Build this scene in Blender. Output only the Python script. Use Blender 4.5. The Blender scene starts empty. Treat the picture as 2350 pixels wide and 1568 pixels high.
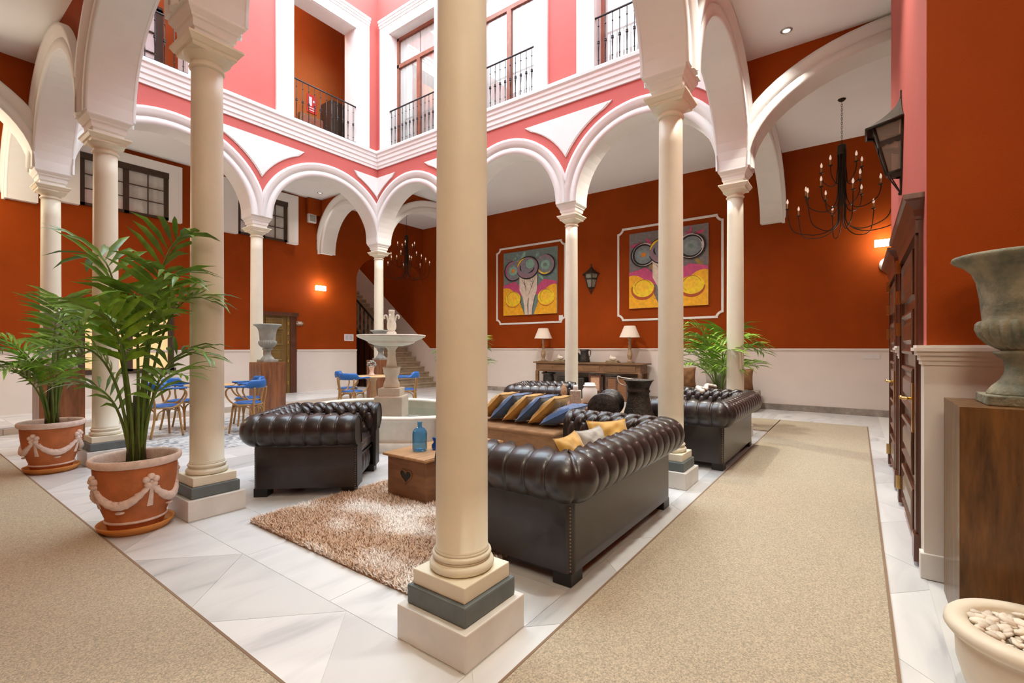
import bpy, bmesh, math, random
import numpy as np
from mathutils import Vector, Matrix
from mathutils.geometry import tessellate_polygon
random.seed(7)
rng = np.random.default_rng(7)
PI = math.pi
scene = bpy.context.scene
COL = scene.collection

# ------------------------------------------------------------------ camera
cam_d = bpy.data.cameras.new('camera')
cam = bpy.data.objects.new('camera', cam_d)
COL.objects.link(cam)
cam.location = (-1.6638, -1.5142, 1.35)
cam.rotation_euler = (PI/2, 0, 0.6326 - PI/2)
cam_d.sensor_fit = 'HORIZONTAL'
cam_d.sensor_width = 36.0
cam_d.lens = 36.0*1081.76/2350
cam_d.shift_y = 14.28/2350
cam_d.clip_start = 0.05
scene.camera = cam

# ------------------------------------------------------------------ sky and exposure
scene.view_settings.view_transform = 'Standard'
scene.view_settings.look = 'None'
scene.view_settings.gamma = 1.0
scene.view_settings.use_curve_mapping = False
scene.view_settings.exposure = 0.55
world = bpy.data.worlds.new('sky'); scene.world = world
world.use_nodes = True
bg = world.node_tree.nodes['Background']
bg.inputs[0].default_value = (0.80, 0.95, 1.06, 1)
bg.inputs[1].default_value = 5.5
try:
    scene.cycles.max_bounces = 10; scene.cycles.diffuse_bounces = 6
    scene.cycles.glossy_bounces = 4; scene.cycles.transmission_bounces = 8
    scene.cycles.sample_clamp_indirect = 6.0
    scene.cycles.caustics_reflective = False; scene.cycles.caustics_refractive = False
    scene.cycles.use_denoising = True
except Exception:
    pass
# light portal in the open roof of the courtyard (guides sampling of the sky, emits nothing itself)
pd = bpy.data.lights.new('sky_portal', 'AREA'); pd.shape = 'RECTANGLE'
pd.size = 6.0; pd.size_y = 8.35; pd.cycles.is_portal = True
po = bpy.data.objects.new('sky_portal', pd); po.location = (3.1, 4.275, 10.45); COL.objects.link(po)

# ------------------------------------------------------------------ layout numbers (metres)
A, B = 2.8509, 3.0979            # bays along y (3 of them) and along x (2 of them)
LX, LY = 2*B, 3*A                # courtyard between column centres
XR, YL = 10.03, 11.0             # far walls behind the right and the left arcades
YR = -1.84                       # right-hand wall with the doors
HC = 5.57                        # gallery ceiling
T = 0.205                        # half thickness of the arcade walls
ZS = 4.045                       # springing of the arches
STEP = 0.12                      # raised gallery floor on the left

# ------------------------------------------------------------------ materials
MATS = {}
def mat(name, col, rough=0.6, metal=0.0, noise=0.0, nscale=8.0, bump=0.0, bscale=60.0, spec=0.5,
        trans=0.0, ior=1.45, emit=None, estr=0.0, obj_random=0.0, coat=0.0, col2=None, stretch=None, detail=4.0, sheen=0.0):
    m = bpy.data.materials.new(name); m.use_nodes = True
    nt = m.node_tree; bs = nt.nodes['Principled BSDF']
    bs.inputs['Base Color'].default_value = (*col, 1)
    bs.inputs['Roughness'].default_value = rough
    bs.inputs['Metallic'].default_value = metal
    bs.inputs['Specular IOR Level'].default_value = spec
    bs.inputs['IOR'].default_value = ior
    bs.inputs['Transmission Weight'].default_value = trans
    bs.inputs['Coat Weight'].default_value = coat
    bs.inputs['Sheen Weight'].default_value = sheen
    if emit:
        bs.inputs['Emission Color'].default_value = (*emit, 1); bs.inputs['Emission Strength'].default_value = estr
    tc = None
    def coords(scale):
        nonlocal tc
        if tc is None: tc = nt.nodes.new('ShaderNodeTexCoord')
        mp = nt.nodes.new('ShaderNodeMapping')
        s = stretch or (1, 1, 1)
        mp.inputs['Scale'].default_value = (s[0], s[1], s[2])
        nt.links.new(tc.outputs['Object'], mp.inputs[0])
        return mp.outputs[0]
    if noise or col2:
        n = nt.nodes.new('ShaderNodeTexNoise'); n.inputs['Scale'].default_value = nscale
        n.inputs['Detail'].default_value = detail; n.inputs['Roughness'].default_value = 0.6
        nt.links.new(coords(nscale), n.inputs['Vector'])
        r = nt.nodes.new('ShaderNodeValToRGB')
        c2 = col2 or tuple(max(0, c*(1-noise)) for c in col)
        c1 = col if col2 else tuple(min(1, c*(1+noise*0.6)) for c in col)
        r.color_ramp.elements[0].position = 0.32; r.color_ramp.elements[1].position = 0.68
        r.color_ramp.elements[0].color = (*c2, 1); r.color_ramp.elements[1].color = (*c1, 1)
        nt.links.new(n.outputs['Fac'], r.inputs[0])
        out = r.outputs[0]
        if obj_random:
            oi = nt.nodes.new('ShaderNodeObjectInfo')
            mr = nt.nodes.new('ShaderNodeMapRange'); mr.inputs['To Min'].default_value = 1-obj_random; mr.inputs['To Max'].default_value = 1.0
            nt.links.new(oi.outputs['Random'], mr.inputs['Value'])
            mx = nt.nodes.new('ShaderNodeMix'); mx.data_type = 'RGBA'; mx.blend_type = 'MULTIPLY'; mx.inputs['Factor'].default_value = 1
            nt.links.new(out, mx.inputs[6]); nt.links.new(mr.outputs[0], mx.inputs[7]); out = mx.outputs[2]
        nt.links.new(out, bs.inputs['Base Color'])
    if bump:
        n = nt.nodes.new('ShaderNodeTexNoise'); n.inputs['Scale'].default_value = bscale; n.inputs['Detail'].default_value = 3
        nt.links.new(coords(bscale), n.inputs['Vector'])
        b = nt.nodes.new('ShaderNodeBump'); b.inputs['Strength'].default_value = bump; b.inputs['Distance'].default_value = 0.01
        nt.links.new(n.outputs['Fac'], b.inputs['Height']); nt.links.new(b.outputs[0], bs.inputs['Normal'])
    MATS[name] = m
    return m

mat('coral', (0.54, 0.125, 0.105), 0.75, noise=0.06, nscale=1.3, bump=0.12, bscale=90)  # same wall paint as rust, with the daylight on it put into the colour
mat('rust', (0.30, 0.049, 0.003), 0.75, spec=0.15, noise=0.14, nscale=0.9, bump=0.12, bscale=90)  # same wall paint as coral, with the gallery shade put into the colour
mat('stucco', (0.81, 0.80, 0.765), 0.75, noise=0.03, nscale=2, bump=0.08, bscale=70)
mat('dado_white', (0.76, 0.70, 0.64), 0.6, noise=0.03, nscale=2)
mat('ceiling_white', (0.89, 0.89, 0.885), 0.85, noise=0.02, nscale=1)
mat('column_stone', (0.80, 0.755, 0.60), 0.5, noise=0.05, nscale=3, bump=0.05, bscale=120)
mat('plinth_marble', (0.72, 0.69, 0.63), 0.35, noise=0.10, nscale=4)
mat('slate', (0.13, 0.155, 0.155), 0.5, noise=0.15, nscale=9)
mat('carpet', (0.56, 0.46, 0.32), 0.95, noise=0.42, nscale=130, bump=0.9, bscale=190, detail=2, sheen=0.2)
mat('carpet_edge', (0.25, 0.16, 0.10), 0.9)
mat('grout', (0.62, 0.61, 0.58), 0.8)
mat('leather', (0.026, 0.017, 0.015), 0.33, coat=0.25, noise=0.35, nscale=5, bump=0.08, bscale=350, spec=0.62)
mat('leather_flat', (0.017, 0.0135, 0.011), 0.42, noise=0.2, nscale=4, bump=0.10, bscale=350)
mat('black_wood', (0.012, 0.010, 0.009), 0.4)
mat('brass', (0.78, 0.55, 0.20), 0.22, metal=1.0)
mat('nail', (0.35, 0.28, 0.2), 0.3, metal=1.0)
mat('iron', (0.045, 0.03, 0.02), 0.5, metal=0.6)
mat('rail_iron', (0.06, 0.055, 0.055), 0.45, metal=0.7)
mat('door_wood', (0.105, 0.036, 0.018), 0.3, noise=0.35, nscale=6, stretch=(1, 1, 0.15), coat=0.3)
mat('frame_wood', (0.30, 0.10, 0.055), 0.4, noise=0.2, nscale=5)
mat('dark_frame', (0.055, 0.032, 0.018), 0.5, noise=0.2, nscale=5)
mat('olive_door', (0.20, 0.12, 0.03), 0.4, noise=0.25, nscale=5, stretch=(1, 1, 0.2))
mat('pedestal_wood', (0.26, 0.095, 0.035), 0.38, noise=0.5, nscale=16, stretch=(1, 1, 0.12), coat=0.25)
mat('pedestal_dark', (0.135, 0.060, 0.014), 0.42, noise=0.55, nscale=22, stretch=(1, 1, 0.16), coat=0.2)
mat('trunk_wood', (0.23, 0.105, 0.045), 0.5, noise=0.3, nscale=7, stretch=(0.4, 0.4, 2.5))
mat('trunk_lid', (0.46, 0.25, 0.11), 0.42, noise=0.25, nscale=7, stretch=(0.3, 2.5, 1))
mat('console_wood', (0.20, 0.105, 0.048), 0.55, noise=0.35, nscale=8, stretch=(1, 0.25, 1))
mat('old_wood', (0.10, 0.062, 0.045), 0.7, noise=0.4, nscale=9)
mat('lamp_wood', (0.37, 0.26, 0.15), 0.6, noise=0.25, nscale=14)
mat('shade', (0.80, 0.71, 0.60), 0.9, bump=0.2, bscale=300)
mat('terracotta', (0.52, 0.17, 0.055), 0.75, noise=0.25, nscale=6, bump=0.15, bscale=80)
mat('terracotta_orange', (0.60, 0.23, 0.045), 0.6, noise=0.1, nscale=6)
mat('pot_relief', (0.82, 0.66, 0.57), 0.8, noise=0.15, nscale=25, bump=0.3, bscale=90)
mat('soil', (0.05, 0.028, 0.016), 0.95, noise=0.5, nscale=60, bump=1.0, bscale=120)
mat('leaf', (0.23, 0.45, 0.04), 0.38, noise=0.45, nscale=7, obj_random=0.45, spec=0.45)
mat('leaf_light', (0.25, 0.45, 0.04), 0.42, noise=0.35, nscale=7, obj_random=0.3)
mat('stalk', (0.12, 0.20, 0.03), 0.5, noise=0.3, nscale=10)
mat('stalk_dark', (0.075, 0.085, 0.025), 0.6, noise=0.4, nscale=12)
mat('urn_stone', (0.31, 0.28, 0.19), 0.75, col2=(0.085, 0.105, 0.075), nscale=8, bump=0.8, bscale=40, detail=8)
mat('urn_pale', (0.42, 0.43, 0.38), 0.75, col2=(0.25, 0.26, 0.22), nscale=6, bump=0.4, bscale=45, detail=8)
mat('fountain_stone', (0.76, 0.71, 0.60), 0.55, noise=0.10, nscale=5, bump=0.1, bscale=50)
mat('planter_stone', (0.74, 0.66, 0.52), 0.5, noise=0.08, nscale=6)
mat('pebble', (0.85, 0.74, 0.60), 0.6, noise=0.15, nscale=9, obj_random=0.3)
mat('blue_leather', (0.025, 0.135, 0.42), 0.38, noise=0.15, nscale=6)
mat('bentwood', (0.44, 0.24, 0.075), 0.35, noise=0.25, nscale=9, coat=0.2)
mat('table_wood', (0.62, 0.40, 0.20), 0.35, noise=0.12, nscale=7)
mat('blue_velvet', (0.035, 0.115, 0.30), 0.5, noise=0.25, nscale=9, sheen=0.6, bump=0.25, bscale=14)
mat('mustard', (0.56, 0.30, 0.045), 0.6, noise=0.18, nscale=9, sheen=0.4, bump=0.25, bscale=14)
mat('grey_fabric', (0.42, 0.38, 0.33), 0.8, noise=0.15, nscale=9, bump=0.3, bscale=200)
mat('brown_cloth', (0.30, 0.155, 0.065), 0.85, noise=0.22, nscale=8, stretch=(1, 1, 4), bump=0.35, bscale=130)
mat('old_bronze', (0.055, 0.048, 0.042), 0.42, metal=0.55, noise=0.6, nscale=26, bump=0.4, bscale=60)
mat('old_bronze_rough', (0.075, 0.052, 0.035), 0.5, metal=0.6, col2=(0.025, 0.024, 0.022), nscale=26, bump=0.9, bscale=55)
mat('white_ceramic', (0.78, 0.74, 0.68), 0.35)
mat('mosaic_glass', (0.52, 0.43, 0.36), 0.35, noise=0.6, nscale=110)
mat('amber_glass', (0.55, 0.33, 0.20), 0.25, noise=0.3, nscale=30)
mat('shell', (0.75, 0.68, 0.58), 0.5, noise=0.15, nscale=20)
mat('book', (0.34, 0.27, 0.15), 0.7, noise=0.3, nscale=12)
mat('curtain', (0.86, 0.85, 0.82), 0.9, noise=0.06, nscale=6)
mat('lantern_metal', (0.055, 0.042, 0.03), 0.5, metal=0.6, noise=0.3, nscale=20)
mat('candle', (0.42, 0.25, 0.11), 0.6)
mat('bulb', (0.85, 0.72, 0.66), 0.25, emit=(1.0, 0.72, 0.55), estr=0.35)
mat('wall_lamp_glow', (1, 1, 1), 0.5, emit=(1.0, 0.93, 0.82), estr=12)
mat('downlight_glow', (1, 1, 1), 0.5, emit=(1.0, 0.9, 0.75), estr=1.2)
mat('white_plastic', (0.75, 0.74, 0.72), 0.4)
mat('paper', (0.80, 0.79, 0.80), 0.7)
mat('paper_print', (0.52, 0.52, 0.56), 0.7)
mat('sign_wood', (0.28, 0.15, 0.07), 0.6, noise=0.4, nscale=20)
mat('fire_red', (0.62, 0.03, 0.02), 0.5)
mat('stair_stone', (0.44, 0.36, 0.25), 0.5, noise=0.2, nscale=6)
mat('skirting', (0.40, 0.36, 0.31), 0.4, noise=0.35, nscale=5, obj_random=0.25)
mat('step_stone', (0.58, 0.48, 0.38), 0.5, noise=0.1, nscale=5)
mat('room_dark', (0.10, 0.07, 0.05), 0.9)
mat('orange_room', (0.42, 0.105, 0.012), 0.75, noise=0.12, nscale=1.2)
mat('yellow_room', (0.85, 0.62, 0.30), 0.8)
mat('lit_room', (0.85, 0.65, 0.35), 0.4, emit=(1.0, 0.66, 0.28), estr=0.3)
mat('copper', (0.30, 0.14, 0.06), 0.4, metal=0.8, noise=0.3, nscale=14)
mat('steel', (0.45, 0.44, 0.42), 0.35, metal=1.0)

# thin clear glass: tinted see-through film with a glossy surface
def glass(name, tint, gloss=0.10, rough=0.03, haze=0.0, hcol=(0.8, 0.8, 0.78)):
    m = bpy.data.materials.new(name); m.use_nodes = True
    nt = m.node_tree; nt.nodes.remove(nt.nodes['Principled BSDF']); L = nt.links.new
    out = nt.nodes['Material Output']
    tr = nt.nodes.new('ShaderNodeBsdfTransparent'); tr.inputs[0].default_value = (*tint, 1)
    gl = nt.nodes.new('ShaderNodeBsdfGlossy'); gl.inputs['Roughness'].default_value = rough
    lw = nt.nodes.new('ShaderNodeFresnel'); lw.inputs['IOR'].default_value = 1.28
    ma = nt.nodes.new('ShaderNodeMath'); ma.operation = 'MULTIPLY_ADD'; ma.inputs[1].default_value = 0.4; ma.inputs[2].default_value = gloss; ma.use_clamp = True
    L(lw.outputs[0], ma.inputs[0])
    body = tr.outputs[0]
    if haze:
        df = nt.nodes.new('ShaderNodeBsdfDiffuse'); df.inputs[0].default_value = (*hcol, 1)
        mh = nt.nodes.new('ShaderNodeMixShader'); mh.inputs[0].default_value = haze
        L(tr.outputs[0], mh.inputs[1]); L(df.outputs[0], mh.inputs[2]); body = mh.outputs[0]
    mx = nt.nodes.new('ShaderNodeMixShader'); L(ma.outputs[0], mx.inputs[0]); L(body, mx.inputs[1]); L(gl.outputs[0], mx.inputs[2])
    L(mx.outputs[0], out.inputs['Surface'])
    MATS[name] = m
glass('blue_glass', (0.66, 0.87, 0.99), 0.02, haze=0.12, hcol=(0.10, 0.40, 0.80))
glass('cobalt_glass', (0.30, 0.52, 0.86), 0.03, haze=0.22, hcol=(0.03, 0.14, 0.45))
glass('pane_glass', (0.97, 0.98, 0.97), 0.04)
glass('lantern_glass', (0.80, 0.82, 0.76), 0.04, 0.15, haze=0.30, hcol=(0.6, 0.6, 0.52))
glass('water', (0.75, 0.82, 0.78), 0.03)

# marble: grey veins and a random tone for every slab
def marble():
    m = bpy.data.materials.new('marble'); m.use_nodes = True
    nt = m.node_tree; bs = nt.nodes['Principled BSDF']
    L = nt.links.new
    tc = nt.nodes.new('ShaderNodeTexCoord'); oi = nt.nodes.new('ShaderNodeObjectInfo')
    vm = nt.nodes.new('ShaderNodeVectorMath'); vm.operation = 'MULTIPLY_ADD'
    cx = nt.nodes.new('ShaderNodeCombineXYZ')
    for i in range(3): L(oi.outputs['Random'], cx.inputs[i])
    vm.inputs[1].default_value = (37, 53, 11)
    L(cx.outputs[0], vm.inputs[0]); L(tc.outputs['Object'], vm.inputs[2])
    rot = nt.nodes.new('ShaderNodeMapping'); rot.inputs['Rotation'].default_value = (0, 0, 0.5); rot.inputs['Scale'].default_value = (0.7, 2.6, 1)
    L(vm.outputs[0], rot.inputs[0])
    n = nt.nodes.new('ShaderNodeTexNoise'); n.inputs['Scale'].default_value = 1.6; n.inputs['Detail'].default_value = 7; n.inputs['Distortion'].default_value = 0.9
    L(rot.outputs[0], n.inputs['Vector'])
    r = nt.nodes.new('ShaderNodeValToRGB')
    e = r.color_ramp.elements
    e[0].position = 0.24; e[0].color = (0.50, 0.51, 0.52, 1); e[1].position = 0.56; e[1].color = (0.80, 0.80, 0.79, 1)
    e2 = e.new(0.38); e2.color = (0.72, 0.72, 0.715, 1)
    L(n.outputs['Fac'], r.inputs[0])
    mr = nt.nodes.new('ShaderNodeMapRange'); mr.inputs['To Min'].default_value = 0.72; mr.inputs['To Max'].default_value = 0.96
    L(oi.outputs['Random'], mr.inputs['Value'])
    mx = nt.nodes.new('ShaderNodeMix'); mx.data_type = 'RGBA'; mx.blend_type = 'MULTIPLY'; mx.inputs['Factor'].default_value = 1
    L(r.outputs[0], mx.inputs[6]); L(mr.outputs[0], mx.inputs[7]); L(mx.outputs[2], bs.inputs['Base Color'])
    bs.inputs['Roughness'].default_value = 0.26
    MATS['marble'] = m
marble()
# river pebbles set on edge in the courtyard paving
def pebble_paving():
    m = bpy.data.materials.new('pebble_paving'); m.use_nodes = True
    nt = m.node_tree; bs = nt.nodes['Principled BSDF']; L = nt.links.new
    tc = nt.nodes.new('ShaderNodeTexCoord')
    v = nt.nodes.new('ShaderNodeTexVoronoi'); v.inputs['Scale'].default_value = 17
    n = nt.nodes.new('ShaderNodeTexNoise'); n.inputs['Scale'].default_value = 3.0
    r = nt.nodes.new('ShaderNodeValToRGB'); e = r.color_ramp.elements
    e[0].position = 0.35; e[0].color = (0.20, 0.23, 0.26, 1); e[1].position = 0.6; e[1].color = (0.62, 0.63, 0.63, 1)
    ad = nt.nodes.new('ShaderNodeMix'); ad.data_type = 'RGBA'; ad.inputs['Factor'].default_value = 0.5
    L(tc.outputs['Object'], v.inputs['Vector']); L(tc.outputs['Object'], n.inputs['Vector'])
    L(v.outputs['Color'], ad.inputs[6]); L(n.outputs['Color'], ad.inputs[7])
    L(ad.outputs[2], r.inputs[0]); L(r.outputs[0], bs.inputs['Base Color'])
    b = nt.nodes.new('ShaderNodeBump'); b.inputs['Strength'].default_value = 0.6; b.invert = True
    L(v.outputs['Distance'], b.inputs['Height']); L(b.outputs[0], bs.inputs['Normal'])
    bs.inputs['Roughness'].default_value = 0.45
    MATS['pebble_paving'] = m
pebble_paving()
# colour stored per face corner (paint layers on canvas, rug pile)
def vcol_mat(name, rough, noise=0.2, nscale=25):
    m = bpy.data.materials.new(name); m.use_nodes = True
    nt = m.node_tree; bs = nt.nodes['Principled BSDF']; L = nt.links.new
    a = nt.nodes.new('ShaderNodeVertexColor'); a.layer_name = 'Col'
    n = nt.nodes.new('ShaderNodeTexNoise'); n.inputs['Scale'].default_value = nscale; n.inputs['Detail'].default_value = 5
    tc = nt.nodes.new('ShaderNodeTexCoord'); L(tc.outputs['Object'], n.inputs['Vector'])
    mr = nt.nodes.new('ShaderNodeMapRange'); mr.inputs['To Min'].default_value = 1-noise; mr.inputs['To Max'].default_value = 1+noise
    L(n.outputs['Fac'], mr.inputs['Value'])
    mx = nt.nodes.new('ShaderNodeMix'); mx.data_type = 'RGBA'; mx.blend_type = 'MULTIPLY'; mx.inputs['Factor'].default_value = 1
    L(a.outputs['Color'], mx.inputs[6]); L(mr.outputs[0], mx.inputs[7]); L(mx.outputs[2], bs.inputs['Base Color'])
    bs.inputs['Roughness'].default_value = rough
    MATS[name] = m
vcol_mat('paint', 0.55, 0.35, 14)
vcol_mat('pile', 0.9, 0.1, 40)

# ------------------------------------------------------------------ mesh helpers
class MB:
    """collects geometry; build() links it as one mesh object"""
    def __init__(s): s.v = []; s.f = []; s.mi = []; s.sm = []
    def add(s, vs, fs, mi=0, smooth=False):
        o = len(s.v); s.v += [tuple(v) for v in vs]
        for f in fs: s.f.append(tuple(i+o for i in f)); s.mi.append(mi); s.sm.append(smooth)
        return s
    def box(s, x0, x1, y0, y1, z0, z1, mi=0):
        v = [(x0,y0,z0),(x1,y0,z0),(x1,y1,z0),(x0,y1,z0),(x0,y0,z1),(x1,y0,z1),(x1,y1,z1),(x0,y1,z1)]
        return s.add(v, [(3,2,1,0),(4,5,6,7),(0,1,5,4),(1,2,6,5),(2,3,7,6),(3,0,4,7)], mi)
    def rbox(s, x0, x1, y0, y1, z0, z1, r=0.01, seg=2, mi=0, smooth=None):
        if smooth is None: smooth = seg >= 3
        bm = bmesh.new(); bmesh.ops.create_cube(bm, size=1)
        for v in bm.verts: v.co = Vector(((x0+x1)/2+v.co.x*(x1-x0), (y0+y1)/2+v.co.y*(y1-y0), (z0+z1)/2+v.co.z*(z1-z0)))
        bmesh.ops.bevel(bm, geom=list(bm.edges), offset=r, segments=seg, profile=0.5, affect='EDGES')
        bm.verts.index_update()
        s.add([v.co[:] for v in bm.verts], [[v.index for v in f.verts] for f in bm.faces], mi, smooth); bm.free(); return s
    def prism(s, poly, fn, d0, d1, mi=0, mi_back=None, mi_side=None):
        """poly: 2D outline; fn(u, v, d) -> point; between depths d0 and d1"""
        n = len(poly)
        tris = tessellate_polygon([[Vector((p[0], p[1], 0)) for p in poly]])
        vs = [fn(p[0], p[1], d0) for p in poly] + [fn(p[0], p[1], d1) for p in poly]
        s.add(vs, [tuple(t) for t in tris], mi)
        o = len(s.v) - 2*n
        for t in tris: s.f.append(tuple(i+n+o for i in reversed(t))); s.mi.append(mi if mi_back is None else mi_back); s.sm.append(False)
        for i in range(n):
            j = (i+1) % n
            s.f.append((i+o, j+o, j+n+o, i+n+o)); s.sm.append(False)
            s.mi.append((mi_side(poly[i], poly[j]) if callable(mi_side) else mi_side) if mi_side is not None else mi)
        return s
    def lathe(s, prof, n=32, c=(0,0,0), mod=None, mi=0, smooth=True, a0=0, a1=2*PI, cap=True):
        full = abs(a1-a0-2*PI) < 1e-6
        m = n if full else n+1
        vs = []
        for i in range(m):
            t = a0+(a1-a0)*i/n
            for k, (r, z) in enumerate(prof):
                q = mod(t, k, r, z) if mod else r
                vs.append((c[0]+q*math.cos(t), c[1]+q*math.sin(t), c[2]+z))
        P = len(prof); fs = []
        for i in range(n):
            j = (i+1) % m
            for k in range(P-1): fs.append((i*P+k, j*P+k, j*P+k+1, i*P+k+1))
        if full and cap:
            if prof[0][0] > 1e-5: fs.append(tuple(i*P for i in reversed(range(m))))
            if prof[-1][0] > 1e-5: fs.append(tuple(i*P+P-1 for i in range(m)))
        return s.add(vs, fs, mi, smooth)
    def tube(s, pts, r, n=8, mi=0, smooth=True, closed=False):
        pts = [Vector(p) for p in pts]; N = len(pts)
        rr = r if isinstance(r, (list, tuple)) else [r]*N
        vs = []; up = None
        for i, p in enumerate(pts):
            if closed: t = (pts[(i+1) % N]-pts[i-1])
            else: t = pts[min(i+1, N-1)]-pts[max(i-1, 0)]
            t = t.normalized() if t.length > 1e-9 else Vector((0,0,1))
            if up is None:
                up = t.orthogonal().normalized()
            up = (up - t*up.dot(t)); up = up.normalized() if up.length > 1e-6 else t.orthogonal().normalized()
            w = t.cross(up)
            for k in range(n):
                a = 2*PI*k/n; vs.append(p+(up*math.cos(a)+w*math.sin(a))*rr[i])
        fs = []
        for i in range(N if closed else N-1):
            j = (i+1) % N
            for k in range(n): fs.append((i*n+k, i*n+(k+1) % n, j*n+(k+1) % n, j*n+k))
        if not closed: fs += [tuple(reversed(range(n))), tuple((N-1)*n+k for k in range(n))]
        return s.add(vs, fs, mi, smooth)
    def ball(s, c, r, n=10, m=7, mi=0):
        rx, ry, rz = r if isinstance(r, (tuple, list)) else (r, r, r)
        vs = [(c[0], c[1], c[2]-rz)]
        for j in range(1, m):
            t = -PI/2+PI*j/m
            for i in range(n):
                a = 2*PI*i/n; vs.append((c[0]+rx*math.cos(t)*math.cos(a), c[1]+ry*math.cos(t)*math.sin(a), c[2]+rz*math.sin(t)))
        vs.append((c[0], c[1], c[2]+rz)); fs = []
        for i in range(n):
            k = (i+1) % n
            fs.append((0, 1+k, 1+i))
            for j in range(m-2): fs.append((1+j*n+i, 1+j*n+k, 1+(j+1)*n+k, 1+(j+1)*n+i))
            fs.append((1+(m-2)*n+i, 1+(m-2)*n+k, len(vs)-1))
        return s.add(vs, fs, mi, True)
    def grid(s, P, mi=0, smooth=True, closed_u=False):
        """P: list of rows of points"""
        R = len(P); Cn = len(P[0]); vs = [p for row in P for p in row]; fs = []
        for i in range(R if closed_u else R-1):
            j = (i+1) % R
            for k in range(Cn-1): fs.append((i*Cn+k, j*Cn+k, j*Cn+k+1, i*Cn+k+1))
        return s.add(vs, fs, mi, smooth)
    def tf(s, M, start=0):
        for i in range(start, len(s.v)): s.v[i] = tuple(M @ Vector(s.v[i]))
        return s
    def mesh(s, name, mats):
        me = bpy.data.meshes.new(name)
        me.from_pydata(s.v, [], s.f)
        if not isinstance(mats, (list, tuple)): mats = [mats]
        for m in mats: me.materials.append(MATS[m])
        me.polygons.foreach_set('material_index', s.mi)
        me.polygons.foreach_set('use_smooth', s.sm)
        me.update(); return me
    def build(s, name, mats, parent=None, fix=True):
        me = s.mesh(name, mats)
        if fix:
            bm = bmesh.new(); bm.from_mesh(me); bmesh.ops.recalc_face_normals(bm, faces=bm.faces); bm.to_mesh(me); bm.free()
        return link(name, me, parent)

def link(name, me, parent=None, loc=None, rot=None):
    o = bpy.data.objects.new(name, me); COL.objects.link(o)
    if parent is not None: o.parent = parent
    if loc is not None: o.location = loc
    if rot is not None: o.rotation_euler = rot
    return o
def tag(o, label=None, cat=None, group=None, kind=None):
    if label: o['label'] = label
    if cat: o['category'] = cat
    if group: o['group'] = group
    if kind: o['kind'] = kind
    return o
def thing(name, label, cat, loc=(0,0,0), rz=0, group=None, scale=None):
    o = bpy.data.objects.new(name, None); COL.objects.link(o)
    o.location = loc; o.rotation_euler = (0, 0, rz); o.empty_display_size = 0.1
    if scale: o.scale = (scale,)*3
    return tag(o, label, cat, group)
CH = {}
def children(o): return [c for c in bpy.data.objects if c.parent == o]
def dup(root, label=None, loc=None, rz=None, scale=None):
    """copy of a thing with copies of its parts and sub-parts"""
    def rec(o, parent):
        c = o.copy(); COL.objects.link(c)
        if parent is not None: c.parent = parent
        for ch in children(o): rec(ch, c)
        return c
    r = rec(root, None)
    if label: r['label'] = label
    if loc is not None: r.location = loc
    if rz is not None: r.rotation_euler = (0, 0, rz)
    if scale: r.scale = (scale,)*3
    return r
def struct(name, mb, mats, label, parent=None):
    o = mb.build(name, mats, parent)
    if parent is None: tag(o, label, None, None, 'structure')
    return o
def bez(p0, p1, p2, p3, n=12):
    p0, p1, p2, p3 = map(Vector, (p0, p1, p2, p3)); out = []
    for i in range(n+1):
        t = i/n; u = 1-t
        out.append(p0*u**3+p1*3*u*u*t+p2*3*u*t*t+p3*t**3)
    return out
def spline(pts, n=8):
    pts = [Vector(p) for p in pts]; P = [2*pts[0]-pts[1]]+pts+[2*pts[-1]-pts[-2]]; out = []
    for i in range(1, len(P)-2):
        for k in range(n):
            t = k/n; a, b, c, d = P[i-1:i+3]
            out.append(0.5*((2*b)+(c-a)*t+(2*a-5*b+4*c-d)*t*t+(3*b-a-3*c+d)*t**3))
    out.append(pts[-1]); return out
def spot(loc, power, size=2.3, blend=0.8, col=(1.0, 0.85, 0.66), r=0.08, parent=None):
    d = bpy.data.lights.new('lamp_light', 'SPOT'); d.energy = power; d.color = col; d.spot_size = size; d.spot_blend = blend; d.shadow_soft_size = r
    o = bpy.data.objects.new('lamp_light', d); COL.objects.link(o); o.location = loc
    if parent: o.parent = parent
    return o
def point(loc, power, col=(1.0, 0.92, 0.78), r=0.1, parent=None):
    d = bpy.data.lights.new('lamp_light', 'POINT'); d.energy = power; d.color = col; d.shadow_soft_size = r
    o = bpy.data.objects.new('lamp_light', d); COL.objects.link(o); o.location = loc
    if parent: o.parent = parent
    return o

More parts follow.
